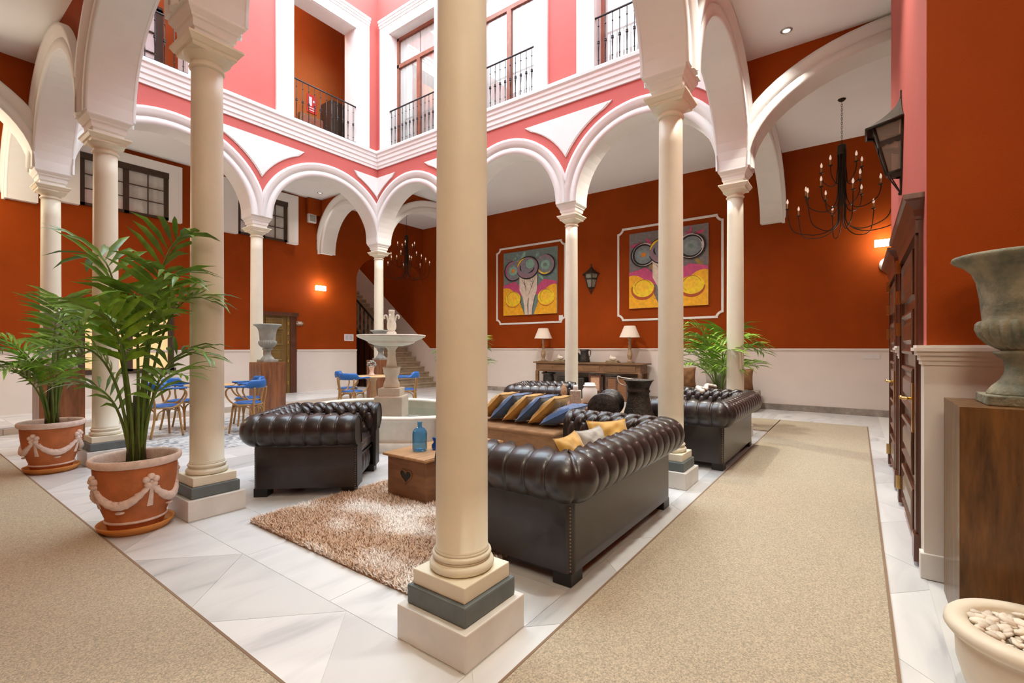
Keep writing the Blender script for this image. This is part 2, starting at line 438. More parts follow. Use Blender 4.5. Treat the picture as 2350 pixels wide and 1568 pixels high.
# ================================================================== FLOOR
X0, Y0 = -3.9, -4.0
f = MB().box(X0, XR, Y0, YL+4.6, -0.25, -0.003)
floor = struct('floor', f, 'grout', 'white marble floor of the courtyard and its galleries')
def clip(poly, a, b, c):
    """keep a*x+b*y <= c"""
    out = []
    for i in range(len(poly)):
        p, q = poly[i], poly[(i+1) % len(poly)]
        dp, dq = a*p[0]+b*p[1]-c, a*q[0]+b*q[1]-c
        if dp <= 0: out.append(p)
        if (dp < 0 < dq) or (dq < 0 < dp):
            t = dp/(dp-dq); out.append((p[0]+(q[0]-p[0])*t, p[1]+(q[1]-p[1])*t))
    return out
def slabs(x0, x1, y0, y1, sx, sy, ang=0.0, off=(0, 0), z=0.0, stagger=0.0, parent=floor, m='marble', skip=None):
    ca, sa = math.cos(ang), math.sin(ang); cx, cy = (x0+x1)/2, (y0+y1)/2
    R = math.hypot(x1-x0, y1-y0)/2+max(sx, sy)
    g = 0.0015
    for i in range(-int(R/sx)-1, int(R/sx)+2):
        for j in range(-int(R/sy)-1, int(R/sy)+2):
            ax = i*sx+off[0]+(stagger*sx if j % 2 else 0); ay = j*sy+off[1]
            q = [(ax+g, ay+g), (ax+sx-g, ay+g), (ax+sx-g, ay+sy-g), (ax+g, ay+sy-g)]
            q = [(cx+ca*p[0]-sa*p[1], cy+sa*p[0]+ca*p[1]) for p in q]
            for a, b, c in ((-1, 0, -x0-g), (1, 0, x1-g), (0, -1, -y0-g), (0, 1, y1-g)):
                q = clip(q, a, b, c)
                if len(q) < 3: break
            if len(q) < 3: continue
            area = abs(sum(q[k][0]*q[(k+1) % len(q)][1]-q[(k+1) % len(q)][0]*q[k][1] for k in range(len(q))))/2
            if area < 0.012: continue
            mx, my = sum(p[0] for p in q)/len(q), sum(p[1] for p in q)/len(q)
            if skip and skip(mx, my): continue
            q = [(p[0]-mx, p[1]-my) for p in q]
            mb = MB().prism(q, lambda u, v, d: (u, v, d), -0.02, 0.0)
            o = mb.build('paving_slab', m, parent); o.location = (mx, my, z)
w = T+0.01
slabs(-1.35, -w, -w, 9.05, 0.80, 0.80, PI/4, (0.1, 0.1))                 # diagonal slabs beside the left colonnade
slabs(-0.75, XR, YR, -w, 0.92, 0.92, PI/4, (0.2, 0.3))                   # right gallery
slabs(LX+w, XR, -w, YL, 0.95, 0.95, 0, (0.1, 0.2))                       # far gallery
slabs(-w, w, -w, LY+w, 2*w, 0.93, 0, (-w, 0.2)); slabs(w, LX+w, -w, w, 0.93, 2*w, 0, (0.1, -w))
slabs(LX-w, LX+w, w, LY+w, 2*w, 0.93, 0, (-w, 0.1)); slabs(w, LX-w, LY-w, LY+w, 0.93, 2*w, 0, (0.3, -w))
slabs(w, LX-w, w, 5.35, 0.86, 0.60, 0, (0.1, 0.1), stagger=0.5)          # courtyard
slabs(w, LX+w, LY+w, 9.05, 0.93, 0.5, 0, (0.2, 0))
pv = MB().box(w, LX-w, 5.352, LY-w, -0.02, 0.0)
pv.build('pebble_paving', 'pebble_paving', floor)
# raised floor of the gallery on the left with its stone riser
rf = MB().box(X0, LX+1.3, 9.09, YL, -0.01, STEP-0.021)
raised = struct('floor_raised', rf, 'grout', 'raised floor of the gallery behind the left arcade')
slabs(X0, LX+1.3, 9.05, YL, 1.15, 0.97, 0, (0.2, 0), z=STEP, parent=raised)
for i in range(10):
    xa = X0+i*1.15
    MB().rbox(xa+0.002, min(xa+1.148, LX+1.3), 9.05, 9.09, -0.01, STEP-0.022, 0.004, 1).build('riser_stone', 'step_stone', raised)

# ================================================================== OUTER WALLS
ZT = 10.25
def dado_mb(mb, x0, x1, y0, y1, nx, ny, z0=0.0, z1=1.335, rail=True, big=False, miter=False):
    """white dado standing proud of a wall whose face is the given rectangle edge, with a small rail on top"""
    d = 0.012
    def bx(p, a, b):
        x1_, y1_ = x1, y1+(p if miter else 0)
        mb.box(min(x0, x0+nx*p) if nx else x0, max(x1, x1+nx*p) if nx else x1, min(y0, y0+ny*p) if ny else y0, max(y1, y1+ny*p) if ny else y1_, a, b)
    bx(d, z0, z1-0.05)
    if big:
        bx(0.022, z1-0.115, z1-0.09); bx(0.030, z1-0.09, z1-0.06); bx(0.045, z1-0.06, z1-0.035); bx(0.060, z1-0.035, z1-0.015); bx(0.048, z1-0.015, z1)
    elif rail: bx(0.022, z1-0.06, z1-0.035); bx(0.035, z1-0.035, z1-0.012); bx(0.026, z1-0.012, z1)
    return mb
def skirting(parent, x0, x1, y0, y1, nx, ny, h=0.13, z=0.0, seg=0.9):
    L = (x1-x0) if ny else (y1-y0); n = max(1, round(L/seg))
    for i in range(n):
        a, b = i/n, (i+1)/n
        if ny: q = (x0+L*a+0.001, x0+L*b-0.001, min(y0, y0+ny*0.022), max(y0, y0+ny*0.022))
        else: q = (min(x0, x0+nx*0.022), max(x0, x0+nx*0.022), y0+L*a+0.001, y0+L*b-0.001)
        MB().box(q[0], q[1], q[2], q[3], z, z+h).build('skirting_stone', 'skirting', parent)
wf = MB().box(XR, XR+0.3, Y0, YL+4.6, -0.01, ZT)
wall_far = struct('wall_far', wf, 'rust', 'long rust-red wall with the two paintings')
dado_mb(MB(), XR, XR, Y0, 10.55, -1, 0).build('dado', 'dado_white', wall_far)
skirting(wall_far, XR-0.012, XR, Y0, 10.3, -1, 0)

def arch_pts(c, h, rise, zs, n=28, a0=0.0, a1=PI):
    return [(c+h*math.cos(PI-(a0+(a1-a0)*i/n)), zs+rise*math.sin(PI-(a0+(a1-a0)*i/n))) for i in range(n+1)]
poly = [(X0, 0), (7.26, 0)] + arch_pts(8.645, 1.385, 0.93, 3.45) + [(XR, HC+0.1), (XR, ZT), (X0, ZT)]
wl = MB().prism(poly, lambda u, v, d: (u, d, v), YL, YL+0.3)
wall_left = struct('wall_left', wl, 'rust', 'rust-red back wall behind the left arcade')
dado_mb(MB(), X0, 4.14, YL, YL, 0, -1, STEP, 1.30).build('dado', 'dado_white', wall_left)
dado_mb(MB(), 5.33, 7.26, YL, YL, 0, -1, STEP, 1.30).build('dado', 'dado_white', wall_left)

wr = MB()
wr.add([(2.0,Y0,0),(2.0,YR,0),(2.0,YR,ZT),(2.0,Y0,ZT)], [(0,1,2,3)], 1)
wr.add([(2.0,YR,0),(5.6,YR,0),(5.6,YR,ZT),(2.0,YR,ZT)], [(0,1,2,3)], 0)
wr.add([(5.6,YR,0),(5.6,Y0,0),(5.6,Y0,ZT),(5.6,YR,ZT)], [(0,1,2,3)], 1)
wr.add([(2.0,Y0,0),(5.6,Y0,0),(5.6,Y0,ZT),(2.0,Y0,ZT)], [(0,1,2,3)], 1)
wall_right = wr.build('wall_right', ['coral', 'rust'], fix=False); tag(wall_right, 'salmon wall with the two wooden doors and its rust return', kind='structure')  # one paint: daylit tone on the courtyard face, shaded tone on the others
dr = MB(); dado_mb(dr, 2.0, 2.16, YR, YR, 0, 1, 0, 1.365, big=True); dr.build('dado', 'dado_white', wall_right)
dr = MB(); dado_mb(dr, 3.66, 4.04, YR, YR, 0, 1, 0, 1.365, big=True); dr.build('dado', 'dado_white', wall_right)
dr = MB(); dado_mb(dr, 2.0, 2.0, Y0, YR, -1, 0, 0, 1.365, big=True, miter=True); dr.build('dado', 'dado_white', wall_right)
bs_ = MB().rbox(1.975, 2.0, Y0, YR+0.03, 0, 0.15, 0.004, 1); bs_.box(2.0, 2.05, YR, YR+0.0295, 0, 0.1495)
bs_.build('skirting_stone', 'plinth_marble', wall_right)
wb = MB().box(X0, XR, Y0-0.3, Y0, -0.01, ZT); struct('wall_back', wb, 'rust', 'rust-red wall behind the viewpoint')
wn = MB().box(X0-0.3, X0, Y0, YL+0.3, -0.01, ZT); struct('wall_near', wn, 'rust', 'rust-red wall along the left gallery')

# ceilings of the galleries and the roof over the upper rooms
for z0, z1, nm, lb in ((HC, HC+0.25, 'ceiling', 'flat white ceiling of the galleries'), (ZT, ZT+0.2, 'ceiling_upper', 'ceiling of the upper rooms')):
    c = MB()
    c.box(X0, -T, Y0, YL, z0, z1); c.box(-T, LX+T, Y0, -T, z0, z1); c.box(-T, LX+T, LY+T, YL, z0, z1); c.box(LX+T, XR, Y0, YL, z0, z1)
    struct(nm, c, 'ceiling_white', lb)

# ================================================================== ARCADES
PH = 0.21                                    # half width of a pier above its capital
def fY(xc): return lambda u, v, d: (xc+d, u, v)
def fX(yc): return lambda u, v, d: (u, yc+d, v)
RING = [(-0.002, 0.0), (0.0, 0.030), (0.115, 0.030), (0.12, 0.018), (0.135, 0.018), (0.14, 0.040), (0.20, 0.050), (0.235, 0.070), (0.285, 0.075), (0.29, 0.0)]
def archivolt(parent, fn, uc, half, rise, zs, lim, d, sgn, n=34):
    rows = []
    for i in range(n+1):
        a = PI*i/n; row = []; cut = False
        for e, p in RING:
            L_ = lim[1] if math.cos(a) > 0 else lim[0]; ca_ = abs(math.cos(a))
            if ca_ > 1e-6 and e > max(0.0, L_/ca_-half):
                e = max(0.0, L_/ca_-half); p = 0.0 if cut else p; cut = True
            u = (half+e)*math.cos(a); v = (rise+e)*math.sin(a)
            row.append(fn(uc+u, zs+v, d+sgn*p))
        rows.append(row)
    mb = MB().grid(rows)
    for r_, l_ in ((rows[0], lim[1]), (rows[-1], lim[0])):
        if l_-half > 0.05: mb.add(r_, [tuple(range(len(r_)))])
    mb.build('archivolt', 'stucco', parent)
def spandrel(parent, fn, u, bay, half, d, sgn, sides=(-1, 1), ztop=5.665, e=0.44, reach=0.92):
    pts = []
    H, R = half+e, 1.21+e
    def side(sg):
        out = [(u+sg*reach, ztop)]
        a0 = math.acos((bay/2-reach*0.86)/H); a1 = math.acos(min(1, (bay/2)/H))
        for i in range(9):
            a = a0+(a1-a0)*i/8
            out.append((u+sg*(bay/2-H*math.cos(a)), ZS+R*math.sin(a)))
        return out
    if sides == (-1, 1): pts = side(1)[:-1]+[side(1)[-1]]+list(reversed(side(-1)[:-1]))
    else:
        s = side(sides[0]); pts = s+[(u, ztop)]
        if sides[0] < 0: pts = list(reversed(pts))
    cu = sum(p[0] for p in pts)/len(pts); cv = sum(p[1] for p in pts)/len(pts)
    mb = MB().prism(pts, fn, d, d+sgn*0.022)
    inner = [(p[0]+(cu-p[0])*0.07, p[1]+(cv-p[1])*0.07) for p in pts]
    mb.prism(inner, fn, d, d+sgn*0.032)
    mb.build('spandrel_panel', 'stucco', parent)
def arcade(name, label, fn, us, ext, court, both, spans=True):
    """wall carried on columns at us; court = +1/-1 is the side (of d) that faces the courtyard"""
    poly = [(ext[0], ZS)]
    for i in range(len(us)-1):
        c = (us[i]+us[i+1])/2; h = (us[i+1]-us[i])/2-PH
        poly += arch_pts(c, h, 1.21, ZS, 30)
    poly += [(ext[1], ZS), (ext[1], 6.2), (ext[0], 6.2)]
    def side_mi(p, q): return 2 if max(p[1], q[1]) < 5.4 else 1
    lo, hi = (0, 1) if court < 0 else (1, 0)  # court side takes the daylit tone of the paint, gallery side the shaded one
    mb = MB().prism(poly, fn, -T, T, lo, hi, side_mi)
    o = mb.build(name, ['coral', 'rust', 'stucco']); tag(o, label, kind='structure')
    for i in range(len(us)-1):
        c = (us[i]+us[i+1])/2; h = (us[i+1]-us[i])/2-PH; lim = (c-us[i], us[i+1]-c)
        lc_ = (lim[0]-(T-0.003 if i == 0 else 0), lim[1]-(T-0.003 if i == len(us)-2 else 0))
        archivolt(o, fn, c, h, 1.21, ZS, lc_, court*T, court)
        if both: archivolt(o, fn, c, h, 1.21, ZS, lim, -court*T, -court)
    bay = us[1]-us[0]; h = bay/2-PH
    if spans:
        for u in us[1:-1]: spandrel(o, fn, u, bay, h, court*T, court)
        spandrel(o, fn, us[0]+T, bay-2*T, h, court*T, court, (1,), reach=0.70)
        spandrel(o, fn, us[-1]-T, bay-2*T, h, court*T, court, (-1,), reach=0.70)
    for u in us[1:-1]:                        # small sunk slot above each inner pier
        p = [fn(u-0.075, ZS+0.13, court*(T+0.004)), fn(u+0.075, ZS+0.13, court*(T+0.004)), fn(u+0.075, ZS+0.15, court*(T+0.004)), fn(u-0.075, ZS+0.15, court*(T+0.004)),
             fn(u-0.075, ZS+0.13, court*(T+0.012)), fn(u+0.075, ZS+0.13, court*(T+0.012)), fn(u+0.075, ZS+0.15, court*(T+0.012)), fn(u-0.075, ZS+0.15, court*(T+0.012))]
        MB().add(p, [(3,2,1,0),(4,5,6,7),(0,1,5,4),(1,2,6,5),(2,3,7,6),(3,0,4,7)]).build('pier_fillet', 'stucco', o)
    return o
ys = [0, A, 2*A, 3*A]; xs = [0, B, 2*B]
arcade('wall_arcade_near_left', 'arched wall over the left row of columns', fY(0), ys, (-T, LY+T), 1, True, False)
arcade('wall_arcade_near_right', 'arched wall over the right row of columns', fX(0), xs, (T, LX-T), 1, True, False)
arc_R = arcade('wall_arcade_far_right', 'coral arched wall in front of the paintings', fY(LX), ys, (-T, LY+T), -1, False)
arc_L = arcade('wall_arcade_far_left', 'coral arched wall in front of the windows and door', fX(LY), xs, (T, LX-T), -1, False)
# arches that cross the galleries from the corner columns to the outer walls, ending in hanging brackets
def cross(name, label, fn, u0, u1, d_faces):
    s = 1 if u1 > u0 else -1
    a, b = u0+s*0.005, u1-s*0.20
    c = (a+b)/2; h = abs(b-a)/2
    ap = [(c-h*math.cos(PI*i/30)*s, ZS+1.21*math.sin(PI*i/30)) for i in range(31)]
    poly = [(u0, ZS)]+ap+[(b, ZS+0.04), (b+s*0.03, ZS+0.02), (u1, ZS+0.02), (u1, HC), (u0, HC)]
    def side_mi(p, q): return 1
    mb = MB().prism(poly, fn, -T*0.98, T*0.98, 0, 0, side_mi)
    o = mb.build(name, ['rust', 'stucco']); tag(o, label, kind='structure')
    for d in d_faces:
        archivolt(o, fn, c, h, 1.21, ZS, (h+0.004, h+0.2) if s > 0 else (h+0.2, h+0.004), d*T*0.98, d)
    return o
cross('wall_arch_right', 'white arch crossing the right gallery', fY(LX), -T, -3.95, (-1,))
cross('wall_arch_paintings', 'white arch ending in a bracket beside the paintings', fX(0), LX+T, XR, (-1,))
cross('wall_arch_stair', 'white arch crossing to the far wall near the stair', fX(LY), LX+T, XR, (-1,))
cross('wall_arch_door', 'white arch ending in a bracket beside the wall lamp', fY(LX), LY+T, YL, (-1,))
cross('wall_arch_window', 'white arch ending in a bracket at the far left', fY(0), LY+T, YL, (-1,))
cross('wall_arch_left', 'white arch crossing the left gallery', fX(LY), -T, X0, (-1,))

# ================================================================== CORNICE AND UPPER STOREY
cp = [(0.0, 5.87), (0.028, 5.872), (0.03, 5.93), (0.050, 5.945), (0.052, 6.02), (0.075, 6.04), (0.078, 6.11), (0.10, 6.135), (0.105, 6.195), (0.135, 6.215), (0.14, 6.265), (0.13, 6.285), (0.0, 6.285)]
rows = []
for sx, sy in ((0, 0), (1, 0), (1, 1), (0, 1)):
    rows.append([((T+p) if sx == 0 else (LX-T-p), (T+p) if sy == 0 else (LY-T-p), z) for p, z in cp])
cor = MB().grid(rows, closed_u=True, smooth=False)
struct('trim_1', cor, 'stucco', 'stepped white cornice round the courtyard below the windows')
ZO = 9.12
WR = [(0.66, 2.25), (3.54, 5.10), (6.26, 7.835)]
WL = [(0.20, 1.77), (3.763, 5.333)]
def upper(name, label, fn, u0, u1, ops, m='coral'):
    mb = MB(); edges = [u0]+[e for o in ops for e in o]+[u1]
    def blk(a, b, z0, z1):
        p = [fn(a, z0, -T), fn(b, z0, -T), fn(b, z0, T), fn(a, z0, T), fn(a, z1, -T), fn(b, z1, -T), fn(b, z1, T), fn(a, z1, T)]
        mb.add(p, [(3,2,1,0),(4,5,6,7),(0,1,5,4),(1,2,6,5),(2,3,7,6),(3,0,4,7)])
    for i in range(0, len(edges), 2): blk(edges[i], edges[i+1], 6.2, 10.4)
    for a, b in ops: blk(a, b, ZO, 10.4)
    return struct(name, mb, m, label)
upR = upper('wall_upper_right', 'coral upper wall with three tall windows', fY(LX), -T, LY+T, WR)
upL = upper('wall_upper_left', 'coral upper wall with open balconies', fX(LY), T, LX-T, WL)
upper('wall_upper_near_left', 'coral upper wall above the left columns', fY(0), -T, LY+T, [])
upper('wall_upper_near_right', 'coral upper wall above the right columns', fX(0), T, LX-T, [])
def surround(parent, fn, a, b, sgn, wl=0.38, wr_=0.38):
    d = sgn*T
    mb = MB()
    def blk(u0, u1, z0, z1, p):
        q = [fn(u0, z0, d*0.9), fn(u1, z0, d*0.9), fn(u1, z0, d+sgn*p), fn(u0, z0, d+sgn*p), fn(u0, z1, d*0.9), fn(u1, z1, d*0.9), fn(u1, z1, d+sgn*p), fn(u0, z1, d+sgn*p)]
        mb.add(q, [(3,2,1,0),(4,5,6,7),(0,1,5,4),(1,2,6,5),(2,3,7,6),(3,0,4,7)])
    blk(a-wl, a, 6.28, ZO+0.38, 0.05); blk(b, b+wr_, 6.28, ZO+0.38, 0.05); blk(a, b, ZO, ZO+0.38, 0.05)
    blk(a-wl, b+wr_, ZO+0.24, ZO+0.30, 0.07); blk(a-wl, b+wr_, ZO+0.30, ZO+0.36, 0.09); blk(a-wl, b+wr_, ZO+0.36, ZO+0.42, 0.11)
    # white reveals
    for u, s in ((a, 1), (b, -1)): 
        q0, q1 = (u, u+s*0.012)
        q = [fn(min(q0,q1), 6.28, -T), fn(max(q0,q1), 6.28, -T), fn(max(q0,q1), 6.28, T), fn(min(q0,q1), 6.28, T), fn(min(q0,q1), ZO, -T), fn(max(q0,q1), ZO, -T), fn(max(q0,q1), ZO, T), fn(min(q0,q1), ZO, T)]
        mb.add(q, [(3,2,1,0),(4,5,6,7),(0,1,5,4),(1,2,6,5),(2,3,7,6),(3,0,4,7)])
    q = [fn(a, ZO-0.012, -T), fn(b, ZO-0.012, -T), fn(b, ZO-0.012, T), fn(a, ZO-0.012, T), fn(a, ZO, -T), fn(b, ZO, -T), fn(b, ZO, T), fn(a, ZO, T)]
    mb.add(q, [(3,2,1,0),(4,5,6,7),(0,1,5,4),(1,2,6,5),(2,3,7,6),(3,0,4,7)])
    return mb.build('window_surround', 'stucco', parent)
for a, b in WR: surround(upR, fY(LX), a, b, -1, 0.30, 0.36)
for a, b in WL: surround(upL, fX(LY), a, b, -1)
# sills behind the balcony openings
s_ = MB(); 
for a, b in WR: s_.box(LX-T, LX+T, a, b, 6.2, 6.26)
for a, b in WL: s_.box(a, b, LY-T, LY+T, 6.2, 6.26)
struct('trim_2', s_, 'stucco', 'white sills of the upper openings')

# corridor and rooms of the upper storey seen through the openings
cw = MB().box(0.0, LX+T, LY+1.1, LY+1.2, HC+0.25, ZT)
corr = struct('wall_corridor', cw, 'orange_room', 'orange corridor wall behind the upper balconies')
cs = MB().box(0.0, 0.08, LY+T, LY+1.1, HC+0.25, ZT); cs.box(LX+T-0.02, LX+T+0.06, LY+T, LY+1.1, HC+0.25, ZT)
struct('wall_corridor_ends', cs, 'orange_room', 'end walls of the upper corridor')
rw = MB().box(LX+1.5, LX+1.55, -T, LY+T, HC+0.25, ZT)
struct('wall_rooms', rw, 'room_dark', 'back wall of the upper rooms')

def box_on(mb, fn, u0, u1, z0, z1, d0, d1, mi=0):
    q = [fn(u0, z0, d0), fn(u1, z0, d0), fn(u1, z0, d1), fn(u0, z0, d1), fn(u0, z1, d0), fn(u1, z1, d0), fn(u1, z1, d1), fn(u0, z1, d1)]
    return mb.add(q, [(3,2,1,0),(4,5,6,7),(0,1,5,4),(1,2,6,5),(2,3,7,6),(3,0,4,7)], mi)
def curtain(parent, fn, a, b, z0, z1, d, waves=9, amp=0.03, m='curtain'):
    rows = []
    n = waves*8
    for i in range(n+1):
        u = a+(b-a)*i/n; k = amp*math.sin(2*PI*waves*i/n)*(0.8+0.2*math.sin(i*0.7))
        rows.append([fn(u, z0+(z1-z0)*j/3, d+k*(1.0-0.15*j)) for j in range(4)])
    return MB().grid(rows).build('curtain', m, parent)
for i, (a, b) in enumerate(WR):
    fn = fY(LX+0.02)
    w_ = thing('window_%d' % (i+1), 'tall brown-framed upper window of the courtyard', None); w_['kind'] = 'structure'
    mb = MB(); fr = 0.075
    for u0, u1, z0, z1 in ((a, a+fr, 6.26, ZO), (b-fr, b, 6.26, ZO), (a, b, ZO-fr, ZO), (a, b, 6.26, 6.26+0.1), (a, b, 8.36, 8.45)):
        box_on(mb, fn, u0, u1, z0, z1, -0.03, 0.04)
    m_ = (a+b)/2
    box_on(mb, fn, m_-0.055, m_+0.055, 6.26, 8.36, -0.035, 0.04)
    mb.build('window_frame', 'frame_wood', w_)
    for k, (u0, u1, z0, z1) in enumerate(((a+fr, m_-0.055, 6.36, 8.36), (m_+0.055, b-fr, 6.36, 8.36), (a+fr, b-fr, 8.45, ZO-fr))):
        box_on(MB(), fn, u0, u1, z0, z1, 0.0, 0.008).build('pane', 'pane_glass', w_)
    curtain(w_, fn, a+0.03, m_-0.01, 6.28, ZO, 0.035, 6, 0.014); curtain(w_, fn, m_+0.01, b-0.03, 6.28, ZO, 0.035, 6, 0.014)

# wrought-iron balcony railings
bal = MB()
bal.tube([(0,0,0), (0,0,0.92)], 0.0075, 6)
for z, r in ((0.16, 0.016), (0.46, 0.026), (0.49, 0.022), (0.76, 0.016)): bal.ball((0, 0, z), (r, r, r*0.8), 8, 5)
bal.lathe([(0.0075, 0.30), (0.014, 0.44), (0.0075, 0.455)], 6); 
bal_me = bal.mesh('baluster', 'rail_iron')
def railing(label, fn, a, b, d, n):
    t = thing('balcony_railing', label, 'railing', fn((a+b)/2, 6.27, d), 0, 'iron balcony railings of the upper floor')
    base = Vector(t.location)
    def fr_(u, z): return tuple(Vector(fn(u, z, d))-base)
    MB().tube([fr_(a-0.02, 7.20), fr_(b+0.02, 7.20)], 0.017, 8).build('top_rail', 'rail_iron', t)
    MB().tube([fr_(a-0.02, 6.34), fr_(b+0.02, 6.34)], 0.010, 8).build('bottom_rail', 'rail_iron', t)
    for i in range(n): link('baluster', bal_me, t, fr_(a+(b-a)*(i+0.5)/n, 6.28))
railing('iron railing of the upper window nearest the courtyard corner', fY(LX), WR[2][0], WR[2][1], -T-0.02, 12)
railing('iron railing of the upper window right of the big near column', fY(LX), WR[1][0], WR[1][1], -T-0.02, 12)
railing('iron railing of the upper window at the top right', fY(LX), WR[0][0], WR[0][1], -T-0.02, 12)
railing('iron railing of the open balcony with the red fire sign', fX(LY), WL[1][0], WL[1][1], -T-0.02, 11)
railing('iron railing of the open balcony at the top left', fX(LY), WL[0][0], WL[0][1], -T-0.02, 11)
# inside the balcony openings
fs = thing('fire_sign', 'red fire-hose sign with white symbol on the upper corridor wall', 'sign', (4.97, LY+1.095, 7.45))
MB().box(-0.13, 0.13, -0.012, 0.0, -0.16, 0.30).build('plate', 'fire_red', fs)
pg = MB(); pg.box(-0.09, 0.0, -0.016, -0.012, 0.02, 0.24); pg.box(0.03, 0.09, -0.016, -0.012, 0.12, 0.17); pg.box(-0.09, 0.09, -0.016, -0.012, -0.04, -0.02); pg.box(-0.09, 0.06, -0.016, -0.012, -0.10, -0.08)
pg.build('pictogram', 'paper', fs)
hb = thing('hose_cabinet', 'dark red hose cabinet behind the balcony railing', 'cabinet', (4.95, LY+1.095, 6.45))
MB().box(-0.34, 0.34, -0.10, 0.0, 0.0, 0.72).build('body', 'sign_wood', hb); MB().box(-0.30, 0.30, -0.112, -0.10, 0.04, 0.68).build('door', 'frame_wood', hb); MB().box(-0.28, -0.22, -0.12, -0.112, 0.26, 0.36).build('latch', 'fire_red', hb)
db = thing('corridor_cupboard', 'dark carved cupboard standing behind the balcony railing', 'cupboard', (5.72, LY+0.84, HC+0.25))
MB().rbox(-0.5, 0.5, -0.22, 0.25, 0.5, 1.80, 0.015, 1).build('body', 'dark_frame', db)
for k in range(3): MB().rbox(-0.44+k*0.3, -0.17+k*0.3, -0.245, -0.22, 0.58, 1.72, 0.008, 1).build('door_panel', 'dark_frame', db)
for lx in (-0.45, 0.45): MB().box(lx-0.04, lx+0.04, -0.2, 0.2, 0.0, 0.5).build('leg', 'dark_frame', db)
wv = thing('window_4', 'dark mullioned window inside the top-left balcony', None); wv['kind'] = 'structure'
mb = MB()
for u0, u1, z0, z1 in ((0.75, 0.87, 6.0, 8.0), (1.65, 1.77, 6.0, 8.0), (0.75, 1.77, 7.9, 8.05)): mb.box(u0, u1, LY+1.0, LY+1.1, z0, z1)
for k in range(4): mb.box(0.75, 1.77, LY+1.03, LY+1.06, 6.3+k*0.4, 6.32+k*0.4)
for u in (1.09, 1.42): mb.box(u, u+0.025, LY+1.03, LY+1.06, 6.0, 7.9)
mb.build('window_frame', 'dark_frame', wv); MB().box(0.85, 1.67, LY+1.065, LY+1.075, 6.0, 7.9).build('pane', 'curtain', wv)

# ================================================================== WINDOWS AND DOORS OF THE LEFT BACK WALL
fL = fX(YL)
def gallery_window(name, label, a, b, z0, z1, sa, sb, s1, lights):
    t = thing(name, label, None); t['kind'] = 'structure'
    mb = MB()
    box_on(mb, fL, sa, a, z0-0.03, s1, -0.13, 0.0); box_on(mb, fL, b, sb, z0-0.03, s1, -0.13, 0.0); box_on(mb, fL, a, b, z1, s1, -0.13, 0.0)
    mb.build('window_surround', 'stucco', t)
    mb = MB(); fr = 0.085
    box_on(mb, fL, a, b, z1-0.12, z1, -0.085, 0.0); box_on(mb, fL, a, b, z0, z0+0.05, -0.06, 0.0)
    n = lights
    for i in range(n+1):
        u = a+(b-a)*i/n; ww = fr if i in (0, n) else fr
        u0 = a if i == 0 else (b-fr if i == n else u-fr/2)
        box_on(mb, fL, u0, u0+fr, z0, z1, -0.06, 0.0)
    mb.build('window_frame', 'dark_frame', t)
    for i in range(n):
        u0 = a+(b-a)*i/n+fr*0.6; u1 = a+(b-a)*(i+1)/n-fr*0.6
        box_on(MB(), fL, u0, u1, z0+0.05, z1-0.12, -0.034, -0.028).build('pane', 'pane_glass', t)
        mm = MB(); box_on(mm, fL, (u0+u1)/2-0.009, (u0+u1)/2+0.009, z0+0.05, z1-0.12, -0.044, -0.024)
        for k in (1, 2): zz = z0+0.05+(z1-z0-0.17)*k/3; box_on(mm, fL, u0, u1, zz-0.008, zz+0.008, -0.042, -0.024)
        mm.build('glazing_bar', 'dark_frame', t)
        curtain(t, fL, u0, u1, z0+0.04, z1-0.1, -0.013, 5, 0.008, 'curtain')
    return t
gallery_window('window_5', 'wide dark-framed window high on the left wall', 0.80, 2.31, 4.21, 5.25, 0.42, 2.55, 5.44, 2)
gallery_window('window_6', 'dark-framed window high on the wall above the olive door', 3.75, 5.04, 4.21, 5.28, 3.42, 5.31, 5.50, 2)
# glazed doors behind the palms
t = thing('door_1', 'dark-framed glazed doors showing a warm lit room behind the palms', None); t['kind'] = 'structure'
mb = MB(); box_on(mb, fL, 0.75, 2.45, 2.24, 2.36, -0.08, 0.0); box_on(mb, fL, 0.75, 2.45, 0.80, 0.90, -0.06, 0.0)
for u in (0.78, 1.55, 2.30): box_on(mb, fL, u, u+0.11, 0.85, 2.3, -0.06, 0.0)
mb.build('door_frame', 'dark_frame', t)
for u0, u1 in ((0.89, 1.55), (1.66, 2.30)): box_on(MB(), fL, u0, u1, 0.90, 2.24, -0.02, -0.012).build('pane', 'lit_room', t)
# olive panelled door
def panelled(parent, fn, u0, u1, z0, z1, d, sgn, rows, m, mi=None, cols=1):
    lf = MB(); box_on(lf, fn, u0, u1, z0, z1, min(d, d+sgn*0.035), max(d, d+sgn*0.035)); leaf = lf.build('door_leaf', m, parent)
    for k in range(rows):
        for c_ in range(cols):
            ua = u0+(u1-u0)*(c_+0.14)/cols; ub = u0+(u1-u0)*(c_+0.86)/cols
            za = z0+(z1-z0)*(k+0.12)/rows; zb = z0+(z1-z0)*(k+0.88)/rows
            pm = MB(); rs = []
            for ins, pr in ((0, 0.035), (0.0, 0.060), (0.02, 0.066), (0.045, 0.048), (0.07, 0.048), (0.10, 0.062)):
                rs.append([fn(ua+ins, za+ins, d+sgn*pr), fn(ub-ins, za+ins, d+sgn*pr), fn(ub-ins, zb-ins, d+sgn*pr), fn(ua+ins, zb-ins, d+sgn*pr), fn(ua+ins, za+ins, d+sgn*pr)])
            pm.grid(rs, smooth=False); pm.add(rs[-1][:4], [(0, 1, 2, 3)])
            pm.build('door_panel', m, leaf)
    return leaf
t = thing('door_2', 'olive-brown panelled door left of the wall lamp', None); t['kind'] = 'structure'
